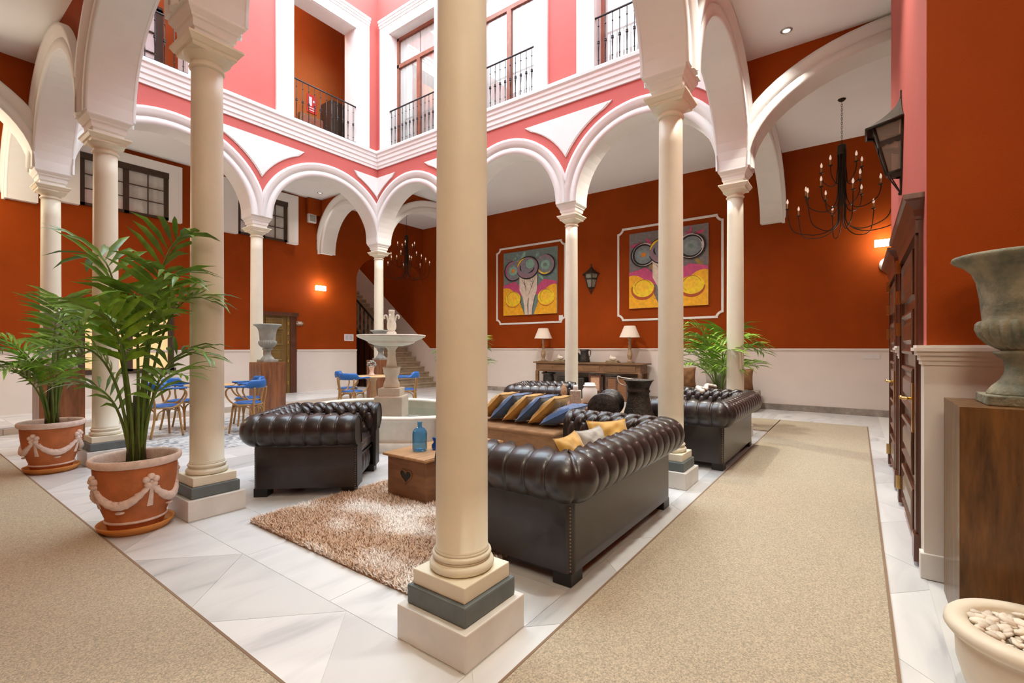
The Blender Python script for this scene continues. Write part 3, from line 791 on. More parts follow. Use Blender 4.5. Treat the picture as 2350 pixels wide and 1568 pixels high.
mb = MB(); box_on(mb, fL, 5.10, 5.27, STEP, 2.20, -0.10, 0.0); box_on(mb, fL, 4.20, 4.36, STEP, 2.20, -0.10, 0.0); box_on(mb, fL, 4.14, 5.32, 2.20, 2.30, -0.13, 0.0)
mb.build('door_frame', 'door_wood', t)
panelled(t, fL, 4.36, 5.02, STEP, 2.20, -0.01, -1, 5, 'olive_door')
mb = MB(); box_on(mb, fL, 5.02, 5.10, STEP, 2.20, -0.07, 0); mb.build('jamb', 'olive_door', t)
for z in (0.35, 0.95, 1.45, 1.70, 1.95): mb = MB(); box_on(mb, fL, 5.03, 5.07, z, z+0.09, -0.082, -0.06); mb.build('hinge', 'brass', t)
# doors of the right wall
fR = fX(YR)
def hall_door(name, label, a, b, z0, zt):
    t = thing(name, label, None); t['kind'] = 'structure'
    mb = MB()
    for u0, u1 in ((a, a+0.12), (b-0.12, b)):
        box_on(mb, fR, u0, u1, z0, zt, 0.0, 0.022); box_on(mb, fR, u0+0.03, u1-0.03, z0, zt, 0.022, 0.035); box_on(mb, fR, u0-0.005, u1+0.005, z0, z0+0.16, 0.0, 0.045)
    box_on(mb, fR, a+0.002, b-0.002, zt-0.1, zt-0.001, 0.0, 0.039)
    mb.build('door_frame', 'door_wood', t)
    cm = MB(); rs = []
    for p, z in ((0.0, zt-0.02), (0.035, zt-0.02), (0.045, zt), (0.05, zt+0.04), (0.085, zt+0.09), (0.10, zt+0.10), (0.10, zt+0.13), (0.0, zt+0.13)):
        o_ = max(p, 0.03)-0.03
        rs.append([fR(a-o_, z, 0.0), fR(a-o_, z, p), fR(b+o_, z, p), fR(b+o_, z, 0.0)])
    cm.grid(rs, smooth=False); cm.build('door_cornice', 'door_wood', t)
    leaf = panelled(t, fR, a+0.12, b-0.12, z0+0.02, zt-0.1, -0.030, 1, 5, 'door_wood', cols=1)
    for z in (z0+0.12, 1.45, 1.72, 1.98): mb = MB(); box_on(mb, fR, b-0.15, b-0.115, z, z+0.11, 0.03, 0.062); mb.build('hinge', 'brass', t)
    h = MB(); box_on(h, fR, a+0.17, a+0.215, 0.80, 1.12, 0.03, 0.042); h.tube([fR(a+0.19, 1.02, 0.04), fR(a+0.19, 1.02, 0.095)], 0.010, 8); h.tube([fR(a+0.19, 1.02, 0.09), fR(a+0.24, 1.025, 0.095), fR(a+0.31, 1.015, 0.09)], [0.010, 0.012, 0.009], 8)
    h.build('door_handle', 'brass', leaf)
    return t
hall_door('door_3', 'dark carved wooden door nearest on the right wall', 2.16, 3.66, 0.03, 2.16)
hall_door('door_4', 'second dark wooden door farther along the right wall', 4.06, 5.30, 0.03, 2.16)

# ================================================================== STAIR
n = 24; rise, tread = 0.172, 0.222; ys0 = 10.25
stair = thing('staircase', 'stone staircase climbing behind the arched opening', None); stair['kind'] = 'structure'
for i in range(n):
    y = ys0+i*tread
    sx0 = 8.55 if i > 1 else 8.30
    mb = MB().rbox(sx0, XR-0.014, y-0.03, y+tread+0.01, (i+1)*rise-0.045, (i+1)*rise, 0.008, 2)
    mb.box(sx0+0.01, XR-0.014, y, y+tread+0.01, max(0, i*rise-0.02), (i+1)*rise-0.045)
    mb.build('stair_step', 'stair_stone', stair)
# white stair dado following the slope on the far wall
sl = rise/tread
def zline(y, up): return (y-ys0)*sl+rise+up
pts = [(10.55, 0.0), (10.55, 1.335), (10.64, 1.335), (ys0+n*tread, zline(ys0+n*tread, 0.92)), (ys0+n*tread, zline(ys0+n*tread, -0.3)), (10.9, 0.0)]
MB().prism(pts, lambda u, v, d: (XR-d, u, v), 0.0, 0.012).build('stair_dado', 'dado_white', stair)
# balustrade on the open side
by0, by1 = 11.35, 14.8
rail_pts = [(8.52, by0, zline(by0, 0.92)), (8.52, by1, zline(by1, 0.92))]
MB().tube(rail_pts, 0.035, 8).build('handrail', 'black_wood', stair)
for i in range(15):
    y = by0+0.1+i*tread
    zb = zline(y, 0.02); MB().lathe([(0.018, 0), (0.03, 0.1), (0.014, 0.2), (0.026, 0.42), (0.013, 0.6), (0.022, 0.75), (0.016, 0.86)], 8, (8.52, y, zb)).build('stair_baluster', 'black_wood', stair)
# closed panelling under the stair and the walls of the stair well
us = MB().prism([(11.3, 0), (11.3, zline(11.3, -0.15)), (15.4, zline(15.4, -0.15)), (15.4, 0)], lambda u, v, d: (8.55-d, u, v), 0, 0.03)
us.build('stair_panelling', 'door_wood', stair)
for k in range(10): MB().box(8.505, 8.52, 11.38+k*0.3, 11.42+k*0.3, 0, zline(11.4+k*0.3, -0.2)).build('panel_batten', 'black_wood', stair)
sw = MB().box(7.0, 7.2, YL+0.3, YL+4.6, 0, 7.5); sw.box(7.0, XR+0.3, YL+4.4, YL+4.6, 0, 7.5); sw.box(7.0, XR, YL+0.3, YL+4.6, 7.3, 7.5)
struct('wall_stair', sw, 'rust', 'rust walls of the stair well')

# ================================================================== COLUMNS
def column_meshes():
    s1, s2, s3 = 0.213, 0.181, 0.161
    d = {}
    d['plinth'] = (MB().rbox(-s1, s1, -s1, s1, 0, 0.160, 0.006, 2, smooth=False).mesh('plinth', 'plinth_marble'))
    d['slate_block'] = (MB().rbox(-s2, s2, -s2, s2, 0.160, 0.249, 0.009, 2, smooth=False).mesh('slate_block', 'slate'))
    d['base_block'] = (MB().rbox(-s3, s3, -s3, s3, 0.249, 0.320, 0.005, 2, smooth=False).mesh('base_block', 'column_stone'))
    pr = []
    for k in range(9):
        a = -PI/2+PI*k/8; pr.append((0.128+0.024*math.cos(a), 0.344+0.024*math.sin(a)))
    pr += [(0.133, 0.370), (0.131, 0.378)]
    for k in range(7):
        a = -PI/2+PI*k/6; pr.append((0.127+0.013*math.cos(a), 0.391+0.013*math.sin(a)))
    pr += [(0.128, 0.405), (0.126, 0.415)]
    d['base_moulding'] = MB().lathe(pr, 48).mesh('base_moulding', 'column_stone')
    pr = [(0.128, 0.405), (0.1225, 0.430)]
    for k in range(13):
        t = k/12; pr.append((0.1225-0.010*t**1.6, 0.43+t*(3.635-0.43)))
    d['shaft'] = MB().lathe(pr, 48).mesh('shaft', 'column_stone')
    pr = [(0.112, 3.63)]
    for k in range(7):
        a = -PI/2+PI*k/6; pr.append((0.116+0.013*math.cos(a), 3.650+0.014*math.sin(a)))
    pr += [(0.114, 3.668), (0.114, 3.69)]
    for k in range(8):
        t = k/7; pr.append((0.116+0.060*math.sin(t*PI/2)**1.5, 3.69+0.062*t))
    cap = MB().lathe(pr, 48)
    def sq(rows, mi=0):
        R = []
        for sx, sy in ((-1,-1),(1,-1),(1,1),(-1,1)): R.append([(sx*h, sy*h, z) for h, z in rows])
        m = MB().grid(R, mi, False, True); n_ = len(rows)
        m.add([(-rows[0][0],-rows[0][0],rows[0][1]),(rows[0][0],-rows[0][0],rows[0][1]),(rows[0][0],rows[0][0],rows[0][1]),(-rows[0][0],rows[0][0],rows[0][1])], [(3,2,1,0)], mi)
        h, z = rows[-1]; m.add([(-h,-h,z),(h,-h,z),(h,h,z),(-h,h,z)], [(0,1,2,3)], mi)
        return m
    d['capital'] = cap.mesh('capital', 'column_stone')
    d['abacus'] = sq([(0.160, 3.742), (0.166, 3.752), (0.166, 3.768), (0.180, 3.776), (0.198, 3.806), (0.205, 3.812), (0.205, 3.828), (0.14, 3.829)]).mesh('abacus', 'column_stone')
    d['impost'] = sq([(0.142, 3.826), (0.142, 3.885), (0.158, 3.892), (0.160, 3.905), (0.164, 3.950), (0.178, 3.960), (0.180, 3.975), (0.206, 4.012), (0.2095, 4.024), (0.2095, 4.05)]).mesh('impost', 'stucco')
    for me in d.values():
        bm = bmesh.new(); bm.from_mesh(me); bmesh.ops.recalc_face_normals(bm, faces=bm.faces); bm.to_mesh(me); bm.free()
    return d
CM = column_meshes()
def column(x, y, label):
    t = thing('column', label, 'column', (x, y, 0), 0, 'round columns of the courtyard arcades')
    for k, me in CM.items(): link(k, me, t)
    return t
column(0, 0, 'big cream column standing nearest in the middle of the view')
column(0, A, 'cream column just behind the nearer potted palm')
column(0, 2*A, 'cream column rising between the two potted palms')
column(0, 3*A, 'column at the far left behind the smaller palm')
column(B, 0, 'column standing between the two leather sofas')
column(2*B, 0, 'corner column behind the farther leather sofa')
column(2*B, A, 'thin column in front of the console table and paintings')
column(2*B, 2*A, 'column hidden behind the big near column')
column(2*B, 3*A, 'thin corner column behind the fountain by the stair')
column(B, 3*A, 'thin column beside the urn and the olive door')

# ================================================================== LAMPS, SEEN ONES AND ADDED FILL
ring_me = None
def downlight(x, y, label, power=110, z=HC, size=1.75, col=(1.0, 0.97, 0.88)):
    t = thing('recessed_downlight', label, 'ceiling light', (x, y, z), 0, 'recessed downlights in the gallery ceiling')
    MB().lathe([(0.045, -0.004), (0.050, -0.010), (0.062, -0.012), (0.072, -0.004), (0.072, 0.0)], 24, cap=False).build('trim_ring', 'steel', t)
    MB().lathe([(0.0001, -0.003), (0.046, -0.003)], 20, cap=False).build('lens', 'downlight_glow', t)
    spot((0, 0, -0.03), power, size, 1.0, col, parent=t)
    return t
downlight(5.55, -0.752, 'recessed downlight in the white ceiling at the upper right', 300)
downlight(5.60, 10.3, 'recessed downlight in the ceiling behind the left arcade', 40)
hid = 'unseen recessed downlight added as fill in the gallery ceiling'  # fill lamps added out of sight to brighten the galleries
warm = (1.0, 0.86, 0.55)
for x, y, p, c_ in ((3.2, -1.0, 330, None), (0.9, -1.1, 200, None), (-0.9, -2.8, 130, warm), (-2.4, 0.6, 60, warm), (-2.4, 4.4, 100, warm), (6.75, 1.4, 460, None), (6.75, 4.3, 460, None), (6.75, 7.1, 260, None), (1.5, 9.0, 170, None), (4.6, 9.0, 60, None), (8.1, -2.9, 110, None)):
    downlight(x, y, hid, p, size=2.35 if x == 6.75 else 1.75, col=c_ or (1.0, 0.97, 0.88))
def wall_lamp(label, loc, rz, power):
    t = thing('wall_lamp', label, 'wall lamp', loc, rz, 'glowing glass wall lamps')
    MB().rbox(-0.02, 0.02, -0.10, 0.10, -0.05, 0.05, 0.004, 1).build('back_plate', 'steel', t)
    MB().rbox(0.02, 0.09, -0.15, 0.15, -0.065, 0.065, 0.006, 2).build('glass_box', 'wall_lamp_glow', t)
    point((0.22, 0, 0), power, r=0.12, parent=t)
    return t
wall_lamp('bright rectangular wall lamp near the olive door', (6.01, YL-0.02, 3.06), -PI/2, 12)
wall_lamp('bright rectangular wall lamp above the white disc at the right', (XR-0.02, -1.93, 3.38), PI, 18)
wd = thing('wall_disc', 'round white disc on the rust wall below the lamp', 'speaker', (XR-0.001, -1.99, 2.965), PI)
MB().lathe([(0.0001, 0.05), (0.09, 0.045), (0.135, 0.03), (0.14, 0.0)], 28).tf(Matrix.Rotation(PI/2, 4, 'Y')).build('cover', 'white_plastic', wd)
# added unseen lamp that warms the corridor wall behind the balconies
cl = thing('corridor_fill_lamp', 'unseen lamp added to warm the upper corridor', 'ceiling light', (3.0, LY+0.6, ZT))
MB().lathe([(0.12, 0.0), (0.12, -0.05), (0.0001, -0.08)], 20).build('glass', 'downlight_glow', cl)
point((0, 0, -0.35), 60, r=0.15, parent=cl)
sl_ = thing('stair_lamp', 'lamp of the stair well outside the view', 'ceiling light', (8.6, 13.0, 7.3))
MB().lathe([(0.12, 0.0), (0.12, -0.05), (0.0001, -0.08)], 20).build('glass', 'downlight_glow', sl_)
point((0, 0, -0.35), 45, r=0.15, parent=sl_)

# ================================================================== CARPETS AND RUG
def carpet(name, label, x0, x1, y0, y1):
    mb = MB().rbox(x0, x1, y0, y1, 0.0005, 0.011, 0.004, 1, smooth=False)
    o = mb.build(name, 'carpet'); tag(o, label, 'carpet', 'beige runner carpets of the galleries')
    e = MB()
    for q in ((x0-0.012, x0, y0-0.012, y1+0.012), (x1, x1+0.012, y0-0.012, y1+0.012), (x0, x1, y0-0.012, y0), (x0, x1, y1, y1+0.012)): e.box(q[0], q[1], q[2], q[3], 0.0004, 0.009)
    e.build('binding', 'carpet_edge', o)
    return o
carpet('runner_carpet', 'beige runner carpet on the left in front of the terracotta pots', -3.0, -0.69, -3.6, 9.0)
carpet('runner_carpet', 'beige runner carpet along the right gallery past the sofas', -0.675, 8.36, -1.645, -0.365)
carpet('runner_carpet', 'beige runner carpet in the far gallery behind the sofas', 6.92, 8.36, -0.352, 4.0)
def shag_rug(x0, x1, y0, y1):
    t = thing('shag_rug', 'tan and cream shaggy rug under the wooden trunk', 'rug', ((x0+x1)/2, (y0+y1)/2, 0.0))
    hx, hy = (x1-x0)/2, (y1-y0)/2
    MB().rbox(-hx, hx, -hy, hy, 0.001, 0.010, 0.004, 1).build('backing', 'brown_cloth', t)
    N = 95000
    px = rng.uniform(-hx, hx, N); py = rng.uniform(-hy, hy, N)
    # blotchy tone: sum of a few random waves
    tone = np.zeros(N)
    for k in range(9):
        fx, fy, ph = rng.normal(0, 9), rng.normal(0, 9), rng.uniform(0, 6.28)
        tone += np.sin(px*fx+py*fy+ph)
    tone = tone/3.0+rng.normal(0, 0.25, N)
    edge = np.minimum(hx-np.abs(px), hy-np.abs(py))
    tone = tone*1.25+np.clip((edge-0.2)/0.45, 0, 1)*0.9-0.55
    cream = np.array([0.97, 0.92, 0.86]); tan = np.array([0.66, 0.46, 0.31]); tan2 = np.array([0.80, 0.64, 0.52])
    k = np.clip(tone*0.9+0.52, 0, 1)[:, None]
    col = tan*(1-k)+cream*k
    alt = rng.random(N)[:, None] < 0.25
    col = np.where(alt, col*0.5+tan2*0.5, col)
    ang = rng.uniform(0, 2*PI, N); lean = rng.uniform(0.010, 0.050, N); ht = rng.uniform(0.020, 0.050, N); wd_ = 0.0036
    dx, dy = np.cos(ang), np.sin(ang); wx, wy = -dy*wd_, dx*wd_
    V = np.zeros((N, 5, 3))
    V[:, 0] = np.stack([px-wx, py-wy, np.full(N, 0.006)], 1); V[:, 1] = np.stack([px+wx, py+wy, np.full(N, 0.006)], 1)
    V[:, 2] = np.stack([px+dx*lean*0.4+wx, py+dy*lean*0.4+wy, 0.006+ht*0.65], 1); V[:, 3] = np.stack([px+dx*lean*0.4-wx, py+dy*lean*0.4-wy, 0.006+ht*0.65], 1)
    V[:, 4] = np.stack([px+dx*lean, py+dy*lean, 0.006+ht], 1)
    me = bpy.data.meshes.new('pile')
    b = np.arange(N)[:, None]*5
    quads = (b+np.array([[0, 1, 2, 3]])); tris = (b+np.array([[3, 2, 4]]))
    loops = np.concatenate([quads, tris], 1).ravel()
    me.vertices.add(N*5); me.vertices.foreach_set('co', V.ravel())
    me.loops.add(N*7); me.loops.foreach_set('vertex_index', loops.astype(np.int32))
    me.polygons.add(N*2)
    st = (np.arange(N)[:, None]*7+np.array([[0, 4]])).ravel(); me.polygons.foreach_set('loop_start', st.astype(np.int32))
    me.update(calc_edges=True)
    ca = me.color_attributes.new('Col', 'FLOAT_COLOR', 'POINT')
    c4 = np.ones((N, 5, 4)); c4[:, :, :3] = col[:, None, :]; c4[:, :2, :3] *= 0.9
    ca.data.foreach_set('color', c4.ravel())
    me.materials.append(MATS['pile'])
    o = link('pile', me, t); o['kind'] = 'stuff'
shag_rug(0.07, 2.15, 0.30, 2.26)

# ================================================================== CHESTERFIELDS
def chesterfield(name, W, D, H=0.755, cushions=2, pitch=0.135):
    """local: back at y=0, front at y=D, x from -W/2 to W/2; returns list of (part name, mesh, parent index)"""
    r0 = 0.05; zc = H-0.14; R = 0.138; oc = -0.016
    prof = []     # (o, z, normal_o, normal_z, angle or None, w)
    prof.append((0.0, 0.075, 1, 0, -200)); prof.append((0.0, 0.25, 1, 0, -200)); prof.append((0.0, zc-R-0.012, 1, 0, -200))
    na = 44
    for i in range(na+1):
        a = math.radians(-84+(250)*i/na)
        prof.append((oc+R*math.cos(a), zc+R*math.sin(a), math.cos(a), math.sin(a), math.degrees(a)))
    zi0 = prof[-1][1]; oi = prof[-1][0]
    for i in range(1, 13):
        t = i/12; prof.append((oi-0.030*t, zi0+(0.33-zi0)*t, -1, 0.05, 180+t*100))
    # arc length from angle 90 inwards
    ws = []; acc = 0
    for i, p in enumerate(prof):
        if i: acc += math.hypot(p[0]-prof[i-1][0], p[1]-prof[i-1][1])
        ws.append(acc)
    wt = [ws[i] for i, p in enumerate(prof) if abs(p[4]-105) < 3.2][0]
    row_h = 0.115
    rows_w = [wt+row_h*k for k in range(4)]
    La = D-r0; Lb = W-2*r0; Lc = r0*PI/2*2.0
    segs = [('arm', La), ('corner', Lc), ('back', Lb), ('corner', Lc), ('arm', La)]
    st = []; u = 0
    for s, L in segs:
        n = max(6, int(L/0.0085)); 
        for i in range(n): st.append((s, len(st), i/n, u+L*i/n))
        u += L
    st.append(('arm', len(st), 1.0, u)); TOT = u
    starts = [0, La, La+Lc, La+Lc+Lb, La+2*Lc+Lb]
    npl = round(TOT/pitch); pit = TOT/npl
    def disp(u_, w_, ang):
        d = 0.0
        ph = (u_/pit) % 1.0; dc = min(ph, 1-ph)*pit                    # distance to a row-0 button line
        if -84 <= ang <= 108:
            d -= 0.011*math.exp(-(dc/0.0065)**2)*min(1, (108-ang)/12+0.3 if ang > 96 else 1)
            d += 0.008*math.cos(PI*(dc/pit))**0*math.sin(PI*min(1, dc/(pit/2))/2)
        if ang > 60:
            best = 9; cre = 9
            for k, rw in enumerate(rows_w):
                off = 0.5 if k % 2 else 0.0
                x = (u_/pit-off); xn = round(x); dx = (x-xn)*pit; dw = w_-rw
                best = min(best, math.hypot(dx, dw))
                if k < len(rows_w)-1 and rw-0.004 <= w_ <= rows_w[k+1]+0.004:
                    tt = min(1, max(0, (w_-rw)/row_h))
                    for sg in (-0.5, 0.5):
                        x2 = (u_/pit-off-sg*tt); dd = abs(x2-round(x2))*pit*0.8
                        cre = min(cre, dd)
            d -= 0.030*math.exp(-(best/0.022)**2)
            if cre < 1: d -= 0.011*math.exp(-(cre/0.0075)**2); d += 0.010*min(1, cre/0.04)
        return d
    def path(si, f, o):
        r = max(r0+o, 0.012); x = W/2+o; 
        if si == 'arm0': y = D+(r0 - D)*f; return (-x, max(y, 0-o+r) if f > 0.999 else y, -1, 0)
        return None
    def pos(k, f, o):
        """k segment index 0..4"""
        r = max(r0+o, 0.012); X = W/2+o; Yb = -o           # outline offset by o outwards; back line at y=-o
        if k == 0: y0, y1 = D, Yb+r; return (-X, y0+(y1-y0)*f), (-1, 0)
        if k == 1:
            a = PI+PI/2*f; return (-X+r+r*math.cos(a), Yb+r+r*math.sin(a)), (math.cos(a), math.sin(a))
        if k == 2: return (-X+r+(2*X-2*r)*f, Yb), (0, -1)
        if k == 3:
            a = 1.5*PI+PI/2*f; return (X-r+r*math.cos(a), Yb+r+r*math.sin(a)), (math.cos(a), math.sin(a))
        return (X, Yb+r+(D-Yb-r)*f), (1, 0)
    rows = []; k = 0; order = []
    seg_idx = -1; prev = None
    cnt = {}
    idx = 0; si = 0; used = 0
    ns = [max(6, int(L/0.0085)) for _, L in segs]
    stations = []
    for k, n in enumerate(ns):
        for i in range(n): stations.append((k, i/n, starts[k]+segs[k][1]*i/n))
    stations.append((4, 1.0, TOT))
    for k, f, u_ in stations:
        row = []
        damp = 1.0
        for (o, z, no, nz, ang), w_ in zip(prof, ws):
            dd = disp(u_, w_, ang) if ang > -190 else 0.0
            e = min(u_, TOT-u_)
            if e < 0.05: dd *= e/0.05
            (x, y), (nx, ny) = pos(k, f, o)
            row.append((x+nx*no*dd, y+ny*no*dd, z+nz*dd))
        rows.append(row)
    shell = MB().grid(rows); shell.add([], [])
    parts = []
    parts.append(('back_and_arms', shell.mesh('back_and_arms', 'leather'), None))
    # front facings of the arms
    cap = [(o, z) for o, z, *_ in prof]+[(-0.19, 0.075)]
    for sg in (-1, 1):
        m = MB().prism(cap, lambda u2, v, d: (sg*(W/2+u2), D+d, v), -0.004, 0.022)
        bt = [Vector((sg*(W/2+o*0.94-0.003), D+0.024, zc+(z-zc)*0.95 if z > zc-R else z)) for o, z in cap[2:len(prof)-4:2]]
        m.tube(bt, 0.006, 6)
        parts.append(('arm_facing', m.mesh('arm_facing', 'leather_flat'), None))
    # nail heads up the outer corner edges
    nb = MB()
    for sg in (-1, 1):
        for z in np.arange(0.09, zc-R-0.02, 0.020): nb.ball((sg*(W/2+0.001), D+0.004, float(z)), 0.005, 6, 4); nb.ball((sg*(W/2-r0*0.293), r0*0.293, float(z)), 0.006, 6, 4)
    parts.append(('nail_trim', nb.mesh('nail_trim', 'nail'), None))
    bb = MB()
    for kk, rw in enumerate(rows_w[:3]):
        i0 = min(range(len(ws)), key=lambda i: abs(ws[i]-rw)); o, z, no, nz, ang = prof[i0]
        off = 0.5 if kk % 2 else 0.0
        for b in range(npl+1):
            ub = (b+off)*pit
            if ub < 0.03 or ub > TOT-0.03: continue
            k = max(j for j in range(5) if starts[j] <= ub+1e-9); f = (ub-starts[k])/segs[k][1]
            if k in (1, 3): continue
            (x, y), (nx, ny) = pos(k, min(1, f), o)
            bb.ball((x-nx*no*0.022*1.0 if False else x+nx*no*(-0.020), y+ny*no*(-0.020), z+nz*(-0.020)), 0.010, 7, 5)
    parts.append(('tuft_buttons', bb.mesh('tuft_buttons', 'leather_flat'), None))
    # base, tufted front rail, cushions, feet
    iw = W/2-0.19
    fr = []
    for i in range(61):
        x = -iw+2*iw*i/60; row = []
        for j in range(13):
            z = 0.085+0.20*j/12; q = abs(math.sin(PI*(i/60)*round(2*iw/0.13))); dd = 0.022*q*math.sin(PI*j/12)**0.5
            row.append((x, D-0.045+dd, z))
        fr.append(row)
    base = MB().grid(fr); base.box(-iw-0.01, iw+0.01, 0.05, D-0.05, 0.075, 0.30)
    base.tube([(-iw, D-0.03, 0.297), (iw, D-0.03, 0.297)], 0.012, 8)
    parts.append(('front_rail', base.mesh('front_rail', 'leather'), None))
    for c_ in range(cushions):
        x0 = -iw+2*iw*c_/cushions+0.006; x1 = -iw+2*iw*(c_+1)/cushions-0.006
        m = MB().rbox(x0, x1, 0.17, D-0.02, 0.305, 0.445, 0.045, 4)
        for z in (0.345, 0.405): m.tube([(x0+0.02, D-0.022, z), (x1-0.02, D-0.022, z)], 0.006, 6)
        parts.append(('seat_cushion', m.mesh('seat_cushion', 'leather'), None))
    for sx in (-1, 1):
        for y in (0.0, D-0.13): parts.append(('foot', MB().rbox(sx*(W/2-0.075)-0.07, sx*(W/2-0.075)+0.07, y+0.005, y+0.125, 0.0, 0.078, 0.004, 1, smooth=False).mesh('foot', 'black_wood'), None))
    for nme, me, _ in parts:
        if nme != 'pile':
            bm = bmesh.new(); bm.from_mesh(me); bmesh.ops.recalc_face_normals(bm, faces=bm.faces); bm.to_mesh(me); bm.free()
    return parts
def place_set(parts, name, label, cat, loc, rz, group):
    t = thing(name, label, cat, loc, rz, group)
    for n_, me, _ in parts: link(n_, me, t)
    return t
SOFA = chesterfield('sofa', 1.72, 0.93)
ARMC = chesterfield('armchair', 0.98, 0.90, 0.74, 1)
g_ = 'dark brown buttoned leather chesterfields'
place_set(SOFA, 'leather_sofa', 'dark leather buttoned sofa in front with yellow cushions on it', 'sofa', (0.655+0.86, -0.225, 0), 0, g_)
place_set(SOFA, 'leather_sofa', 'farther dark leather buttoned sofa beside the corner column', 'sofa', (3.845+0.86, -0.335, 0), 0, g_)
# armchair: near side runs from (0.40,2.86) to (0.98,2.19)
dv = Vector((0.60, -0.70)).normalized(); ang = math.atan2(dv.y, dv.x)-PI/2
wv_ = Vector((-dv.y, dv.x))
cc = Vector((0.375, 2.875))+wv_*0.49
place_set(ARMC, 'leather_armchair', 'dark leather buttoned armchair between the column and the fountain', 'armchair', (cc.x, cc.y, 0), ang, g_)
place_set(ARMC, 'leather_armchair', 'dark leather buttoned armchair half hidden behind the row of cushions', 'armchair', (5.02, 3.25, 0), PI+0.35, g_)

# ================================================================== CUSHIONS, BENCH, TRUNK, SMALL TABLES
def pillow_mesh(s, th, m, seed=0):
    rr = random.Random(seed); n = 22; top = []; bot = []
    ph = [rr.uniform(0, 6.28) for _ in range(4)]
    for i in range(n+1):
        ra = []; rb = []
        for j in range(n+1):
            a, b = -1+2*i/n, -1+2*j/n
            k = (max(0, 1-a*a)*max(0, 1-b*b))**0.45
            pin = 1-0.10*(1-abs(a)**2)*(abs(b)**3)-0.0; pin2 = 1-0.10*(1-abs(b)**2)*(abs(a)**3)
            x, y = a*s/2*pin2, b*s/2*pin
            wr_ = 0.006*math.sin(7*a+5*b+ph[0])*k+0.005*math.sin(11*b-6*a+ph[1])*k+0.010*math.sin(14*math.atan2(b, a+1e-6)+ph[2])*k*(a*a+b*b)*0.6
            ra.append((x, y, th/2*k+wr_)); rb.append((x, y, -th/2*k+wr_))
        top.append(ra); bot.append(list(reversed(rb)))
    mb = MB().grid(top).grid(bot)
    ed = [(-1+2*i/n, -1) for i in range(n)]+[(1, -1+2*i/n) for i in range(n)]+[(1-2*i/n, 1) for i in range(n)]+[(-1, 1-2*i/n) for i in range(n)]
    pts = []
    for a, b in ed:
        pin = 1-0.10*(1-abs(a)**2)*(abs(b)**3); pin2 = 1-0.10*(1-abs(b)**2)*(abs(a)**3); pts.append((a*s/2*pin2, b*s/2*pin, 0))
    mb2 = MB().tube(pts, 0.004, 5, closed=True)
    return mb.mesh('cushion', m), mb2.mesh('piping', m)
def cushion(label, loc, rot, m, s=0.44, th=0.17, seed=0, group='loose cushions on the bench and sofas'):
    me, pm = pillow_mesh(s, th, m, seed)
    o = link('cushion', me, None, loc, rot); tag(o, label, 'cushion', group); link('piping', pm, o)
    return o
bench = thing('daybed', 'low bench under a brown woven cover holding six cushions', 'bench', (2.98, 1.98, 0), 0.0)
MB().rbox(-0.30, 0.42, -0.86, 0.92, 0.0, 0.405, 0.03, 3).build('woven_cover', 'brown_cloth', bench)
MB().rbox(-0.305, 0.425, -0.865, 0.925, 0.36, 0.425, 0.03, 3).build('seat_pad', 'brown_cloth', bench)
# six cushions leaning one on the next along the bench
def lean(label, loc, yaw, tilt, m, seed, s=0.46, roll=0.0):
    # cushion plane first upright (normal along +y), then tilted backwards by tilt, then turned by yaw
    R = Matrix.Rotation(yaw, 3, 'Z') @ Matrix.Rotation(PI/2+tilt, 3, 'X') @ Matrix.Rotation(roll, 3, 'Z')
    e = R.to_euler(); cushion(label, loc, e, m, s, 0.17, seed)
lc = [('mustard cushion at the left end of the row on the bench', 2.22, 'mustard'), ('blue velvet cushion second in the row beside the near column', 2.02, 'blue_velvet'),
      ('mustard cushion third in the row on the bench', 1.82, 'mustard'), ('blue velvet cushion in the middle of the row between two mustard ones', 1.63, 'blue_velvet'),
      ('mustard cushion last upright in the row on the bench', 1.44, 'mustard')]
for i, (lb, y, m) in enumerate(lc): lean(lb, (3.14, y, 0.425+0.195), 0.06, 0.84, m, i+3)
lean('blue velvet cushion lying nearly flat at the right end of the bench', (3.12, 1.235, 0.425+0.150), 0.06, 1.10, 'blue_velvet', 21)
# cushions on the near sofa and the far sofa
def tilted(label, loc, yaw, tilt, m, s, seed, group='loose cushions on the leather sofas'):
    R = Matrix.Rotation(yaw, 3, 'Z') @ Matrix.Rotation(PI/2-tilt, 3, 'X')
    cushion(label, loc, R.to_euler(), m, s, 0.15, seed, group)
tilted('mustard cushion in the far corner of the near sofa', (2.03, 0.16, 0.56), -0.6, 0.45, 'mustard', 0.38, 31)
tilted('mustard cushion against the back of the near sofa', (1.36, 0.13, 0.545), 0.1, 0.5, 'mustard', 0.38, 33)
tilted('grey cushion between the mustard ones on the near sofa', (1.72, 0.15, 0.545), -0.1, 0.45, 'grey_fabric', 0.36, 35)
trunk = thing('wooden_chest', 'brown wooden trunk with a heart-shaped handle hole used as a table', 'chest', (1.60, 1.655, 0.0))
MB().rbox(-0.50, 0.50, -0.245, 0.245, 0.012, 0.385, 0.006, 2, smooth=False).build('chest', 'trunk_wood', trunk)
lid = MB().rbox(-0.535, 0.535, -0.28, 0.28, 0.385, 0.412, 0.011, 3).build('lid', 'trunk_lid', trunk)
MB().box(-0.53, 0.53, -0.275, -0.268, 0.4105, 0.4135).build('lid_groove', 'trunk_wood', lid)
def heart(s, n=26):
    out = []
    for i in range(n):
        t = 2*PI*i/n; out.append((s*0.062*math.sin(t)**3*16/16, s*(13*math.cos(t)-5*math.cos(2*t)-2*math.cos(3*t)-math.cos(4*t))/16*0.055))
    return out
hh = MB().prism(heart(1.15), lambda u, v, d: (-0.501-d, u, 0.235+v), 0.0, 0.002); hh.build('handle_hole', 'black_wood', trunk)
hr = [(-0.505, u, 0.235+v) for u, v in heart(1.22)]
